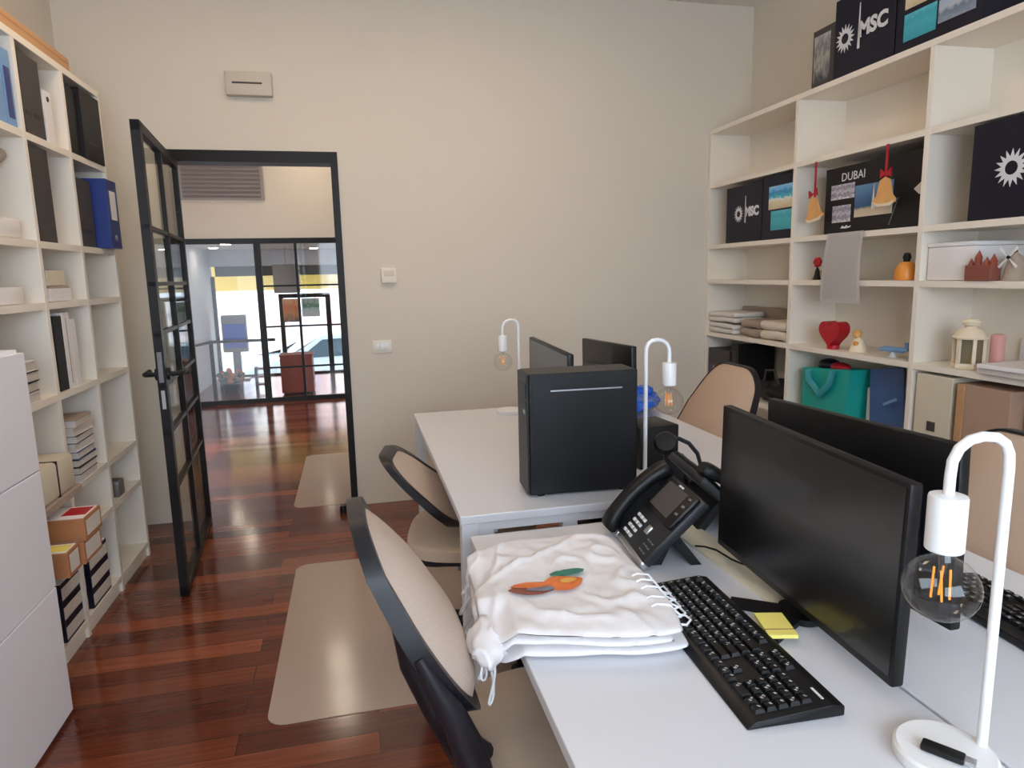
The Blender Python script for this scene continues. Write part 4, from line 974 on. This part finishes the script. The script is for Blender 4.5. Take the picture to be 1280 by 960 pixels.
# brown cartons with labels sticking out
def carton(label, x, y0, y1, z, h, d, lab):
    t = thing('cardboard_box', label, 'box', (x - d / 2, (y0 + y1) / 2, z), 0, 'brown cartons'); w = (y1 - y0) / 2
    MB().b(-d / 2, d / 2, -w, w, .0006, h, .002).done('carton', 'card', t, False)
    MB().b(-d / 2 + .01, d / 2 - .006, -w + .008, w - .008, h, h + .0012).done('top_label', 'paper', t, False)
    MB().b(d / 2 - .09, d / 2 - .012, w - .11 if lab == 'red' else -w + .02, w - .02, h + .0012, h + .002).done('printed_mark', lab, t, False)
    MB().b(d / 2, d / 2 + .0012, -w + .015, w - .015, .015, h - .012).done('side_label', 'papers', t, False)
carton('lower brown carton of the pair sticking out of the left bookcase', -.985, 2.57, 2.735, SHZ[6] + .001, .085, .3, 'red')
carton('upper brown carton with red printed mark sticking out of left bookcase', -.975, 2.572, 2.73, SHZ[6] + .088, .082, .3, 'red')
carton('brown carton with yellow label sticking out beside the cabinet edge', -.995, 2.456, 2.558, SHZ[6] + .001, .09, .3, 'yellow')
# navy boxes, three to a stack
def navy_stack(xf, y0, y1, z, where, n=3):
    for k in range(n):
        h = .076
        t, x, w = lbox('ink_box', '%s navy and white box of the three %s' % (['bottom', 'middle', 'top'][k], where), 'box', y0, y1, z + .001 + k * (h + .001), h, xf=xf, mat='navy', group='navy cartons ' + where)
        MB().b(x, x + .0012, -w + .005, w - .005, .012, h - .018).done('side_print', 'papers', t, False)
        for q in range(3): MB().b(x - .05 - .06 * q, x - .02 - .06 * q, -w - .0012, -w, .01 + .01 * q, h - .02).done('front_print', 'leaf' if q else 'pgrey', t, False)
        if k == n - 1: MB().b(-.12, .119, -w + .001, w - .001, h, h + .001).done('lid', 'paper', t, False)
navy_stack(-1.115, 2.66, 2.83, SHZ[7], 'on the bottom shelf nearest the cabinet')
navy_stack(-1.115, 2.935, 3.14, SHZ[7], 'in the middle cell of the bottom shelf')
# on top
t = thing('flat_carton', 'flat tan cardboard carton lying on top of the left bookcase', 'box', (-1.25, 3.12, TZ)); MB().b(-.15, .13, -.62, .275, .001, .058, .003).done('carton', 'cardl', t, False); MB().b(.129, .1305, -.6, .27, .035, .038).done('lid_seam', 'card', t, False); MB().b(-.1, .1, -.05, 0, .058, .059).done('tape', 'icing', t, False)

# ------------------------------------------------------------------ lamps of the room
def ceiling_lamp(label, x, y, z, r, mat, rect=None):
    t = thing('ceiling_lamp', label, 'ceiling lamp', (x, y, z), 0, 'ceiling lamps')
    if rect:
        f = MB(); a, b_ = rect; f.b(-a / 2, a / 2, -b_ / 2, b_ / 2, -.03, 0); f.done('housing', 'lampw', t, False); MB().b(-a / 2 + .02, a / 2 - .02, -b_ / 2 + .02, b_ / 2 - .02, -.034, -.03).done('diffuser', mat, t, False)
    else:
        MB().lathe([(.0, -.012), (r, -.012), (r * 1.15, -.004), (r * 1.15, 0), (.0, 0)], (0, 0, 0), 28).done('housing', 'lampw', t); MB().lathe([(.0, -.015), (r * .9, -.015), (r * .9, -.0122), (.0, -.0122)], (0, 0, 0), 28).done('diffuser', mat, t)
for x_, y_, lab_ in ((-.5, 2.75, 'square white ceiling panel lamp above the aisle before the door'), (.75, 2.75, 'square white ceiling panel lamp above the back desk')):
    ceiling_lamp(lab_, x_, y_, CH, 0, 'led', (.6, .6))
ceiling_lamp('round hall ceiling lamp nearer the door', -.34, 6.8, CH, .12, 'ledh')
ceiling_lamp('round hall ceiling lamp nearer the partition', -.40, 7.6, CH, .12, 'ledh')
ceiling_lamp('round hall ceiling lamp above the doorway side', -1.6, 5.6, CH, .16, 'ledh')
ceiling_lamp('round shop ceiling spot nearest the partition glass', -1.42, 8.6, 1.83, .06, 'ledh')
ceiling_lamp('round shop ceiling spot by the shop left wall', -1.72, 9.5, 1.83, .06, 'ledh')
ceiling_lamp('round shop ceiling spot seen through the right glass panel', -.5, 9.9, 1.83, .06, 'ledh')

# ------------------------------------------------------------------ partition and what shows through it
t = thing('glass_partition', 'black framed glass partition across the hall end', 'partition', (-.6, HY, 0))
ox = -.6
MB().b(-2.3, 2.2, -.02, .02, 1.80, 1.86).done('top_rail', 'blackm', t, False)
f = MB(); f.b(-2.3, 2.2, -.02, .02, 0, .05); f.done('bottom_rail', 'blackm', t, False)
MB().b(-1.02 - ox - .035, -1.02 - ox + .035, -.022, .022, .0, 1.82).done('mullion', 'blackm', t, False)
for x in (-.61, .3): MB().b(x - ox - .014, x - ox + .014, -.015, .015, .05, 1.8).done('mullion', 'blackm', t, False)
for z in (1.33, .87, .40): MB().b(-1.0 - ox, 1.6 - ox, -.01, .01, z - .01, z + .01).done('glazing_bar', 'blackm', t, False)
MB().b(-2.3, 2.2, -.003, .003, .05, 1.8).done('glass_pane', 'pglass', t, False)
t = thing('glass_balustrade', 'glass balustrade with dark rail behind the hall partition', 'balustrade', (-1.4, 8.75, 0))
MB().b(-.32, .43, -.015, .015, .655, .69).done('handrail', 'char', t, False); MB().b(-.33, -.29, -.02, .02, 0, .69).done('post', 'blackm', t, False)
MB().tube([(-.31, 0, .672), (-.42, -.45, .672)], .016, 8).done('return_rail', 'char', t); MB().b(-.29, .43, -.004, .004, .05, .655).done('glass_pane', 'pglass', t, False)
t = thing('reception_unit', 'red-brown wooden cabinet behind the right glass panel', 'cabinet', (-.73, 8.75, 0)); MB().b(-.19, .19, -.15, .15, .02, .47, .004).done('body', 'brownw', t, False); MB().b(-.2, .2, -.16, .16, .47, .49, .003).done('top', 'brownw', t, False); MB().b(-.18, .18, -.152, -.15, .04, .25).done('door', 'brownw', t, False); MB().b(-.17, .17, -.14, .14, 0, .02).done('plinth', 'black', t, False)
t = thing('planter', 'dark pot of orange flowers on the shop floor', 'plant', (-1.58, 9.1, 0)); MB().lathe([(.0, 0), (.09, 0), (.12, .12), (.0, .12)], (0, 0, 0), 18).done('pot', 'black', t)
f = MB(); rr = random.Random(2)
for k in range(26): f.ball((rr.uniform(-.13, .13), rr.uniform(-.12, .12), .13 + rr.uniform(0, .14)), .032, sub=1)
f.done('flowers', 'plant', t)
f = MB()
for k in range(16): f.ball((rr.uniform(-.14, .14), rr.uniform(-.12, .12), .13 + rr.uniform(0, .12)), .03, sub=1)
f.done('leaves', 'leaf', t)
t = thing('step_stool', 'small dark step stool on the shop floor left of the mullion', 'stool', (-1.2, 9.1, 0))
for x in (-.07, .07): MB().b(x - .015, x + .015, -.05, .05, 0, .3).done('side', 'blackm', t, False)
for z in (.08, .18, .28): MB().b(-.06, .06, -.05, .05, z - .012, z + .012).done('step', 'brownw', t, False)
# shop window
t = thing('shop_window', 'black framed shop window and entrance at the street front', 'shop window', (-.2, SY, 0)); ox = -.2
for x in (-1.95, -.02, .9): MB().b(x - ox - .025, x - ox + .025, -.03, .03, 0, 1.46).done('mullion', 'blackm', t, False)
f = MB(); f.b(-1.05 - ox, -.36 - ox, -.03, .03, 1.13, 1.19); f.b(-.41 - ox, -.34 - ox, -.03, .03, 0, 1.19); f.b(-1.07 - ox, -1.01 - ox, -.03, .03, 0, 1.19); f.done('entrance_frame', 'blackm', t, False)
MB().b(-1.95 - ox, 1.6 - ox, -.004, .004, 0.02, 1.46).done('glass_pane', 'pglass', t, False); MB().b(-1.95 - ox, 1.6 - ox, -.03, .03, 0, .025).done('sill', 'blackm', t, False)
for i, (x0, x1, z0, z1, m_, lab) in enumerate([(-1.02, -.80, .78, 1.12, 'poster', 'orange printed poster in the shop entrance'), (-.75, -.5, .85, 1.12, 'poster2', 'green and white printed poster in the shop entrance')]):
    o = MB().b(x0, x1, -.003, .003, z0, z1).done('poster', m_, None, False); o.location = (0, SY - .04, 0); tag(o, lab, 'poster', 'posters in the shop entrance')
o = MB().b(-.17, .17, -.004, .004, -.2, .18, .002).done('notice_sheet', 'ventm', None, False); o.location = (-.86, 9.6, 1.42); tag(o, 'grey notice panel hanging behind the partition glass', 'notice')
MB().b(-.002, .002, -.002, .002, .18, .41).done('hanger', 'blackm', o, False)
# street
t = thing('display_screen', 'blue display panel in a grey case at the left of the shop window', 'display', (-1.66, 10.2, 0)); MB().b(-.17, .16, -.05, .05, .4, .92, .01).done('case', 'grey', t, False); MB().b(-.15, .14, -.056, -.05, .46, .80).done('panel', 'bblue', t, False); MB().b(-.05, .05, -.04, .04, .02, .4).done('post', 'grey', t, False); MB().b(-.15, .15, -.1, .1, 0.0005, .02).done('foot', 'grey', t, False)
o = MB().prism([(0, 0), (1.2, -.25), (1.2, -.55), (1.18, -.55), (0, -.06)], 8.0, Matrix(((0, 0, 1, -5), (1, 0, 0, 0), (0, 1, 0, 0), (0, 0, 0, 1)))).done('awning', 'yawn', None, False); o.location = (0, 10.75, 1.78); tag(o, 'long yellow awning over the pavement outside', 'awning')
MB().b(-5, 3, -.06, .0, -.1, .06).done('awning_case', 'yawn', o, False)
def building(label, x0, x1, y, h, m_):
    t = thing('street_building', label, 'building', ((x0 + x1) / 2, y, -1.1)); w = (x1 - x0) / 2
    MB().b(-w, w, 0, 3, 0, h).done('wall', m_, t, False)
    n = max(2, int(w * 1.2))
    for k in range(n):
        x = -w + (k + .5) * 2 * w / n; MB().b(x - .45, x + .45, -.06, .02, .2, 2.3).done('shop_front', 'shopglow', t, False); MB().b(x - .55, x + .55, -.1, .0, 2.4, 2.8).done('sign_board', 'lampw' if k % 2 else 'bblue', t, False)
        MB().b(x - .35, x + .35, -.05, .02, 3.6, 5.0).done('window', 'cargl', t, False)
building('pale building across the street on the left', -9.0, -2.8, 24, 8, 'facade')
building('pinkish building across the street on the right', -2.8, 5.5, 24, 9, 'facade2')
def car(label, x, y, rz, m_):
    t = thing('car', label, 'car', (x, y, -1.1), rz, 'cars parked in the street')
    prof = [(-2.0, .35), (-2.05, .7), (-1.9, .95), (-1.2, 1.0), (-.6, 1.42), (.7, 1.46), (1.35, 1.05), (1.9, .9), (2.05, .6), (2.0, .32)]
    f = MB(); f.prism(prof, 1.7, Matrix(((1, 0, 0, 0), (0, 0, -1, .85), (0, 1, 0, 0), (0, 0, 0, 1)))); bmesh.ops.bevel(f.bm, geom=f.bm.edges[:], offset=.06, segments=2, affect='EDGES'); f.done('body', m_, t)
    f = MB(); f.prism([(-1.0, 1.02), (-.55, 1.36), (.62, 1.39), (1.15, 1.05)], 1.72, Matrix(((1, 0, 0, 0), (0, 0, -1, .86), (0, 1, 0, 0), (0, 0, 0, 1)))); f.done('windows', 'cargl', t, False)
    for wx in (-1.25, 1.25):
        for s in (-1, 1): MB().cone((wx, s * .72, .32), (wx, s * .88, .32), .32, seg=24).done('wheel', 'tyre', t)
    for s in (-1, 1): MB().box(s * 2.0, .5, .72, .12, .3, .14, 0, .03).done('light', 'lampw', t)
car('silver car parked outside behind the entrance', -.2, 14.2, math.radians(8), 'carp')
car('white car parked outside left of the entrance', -4.9, 15.2, math.radians(3), 'carw')
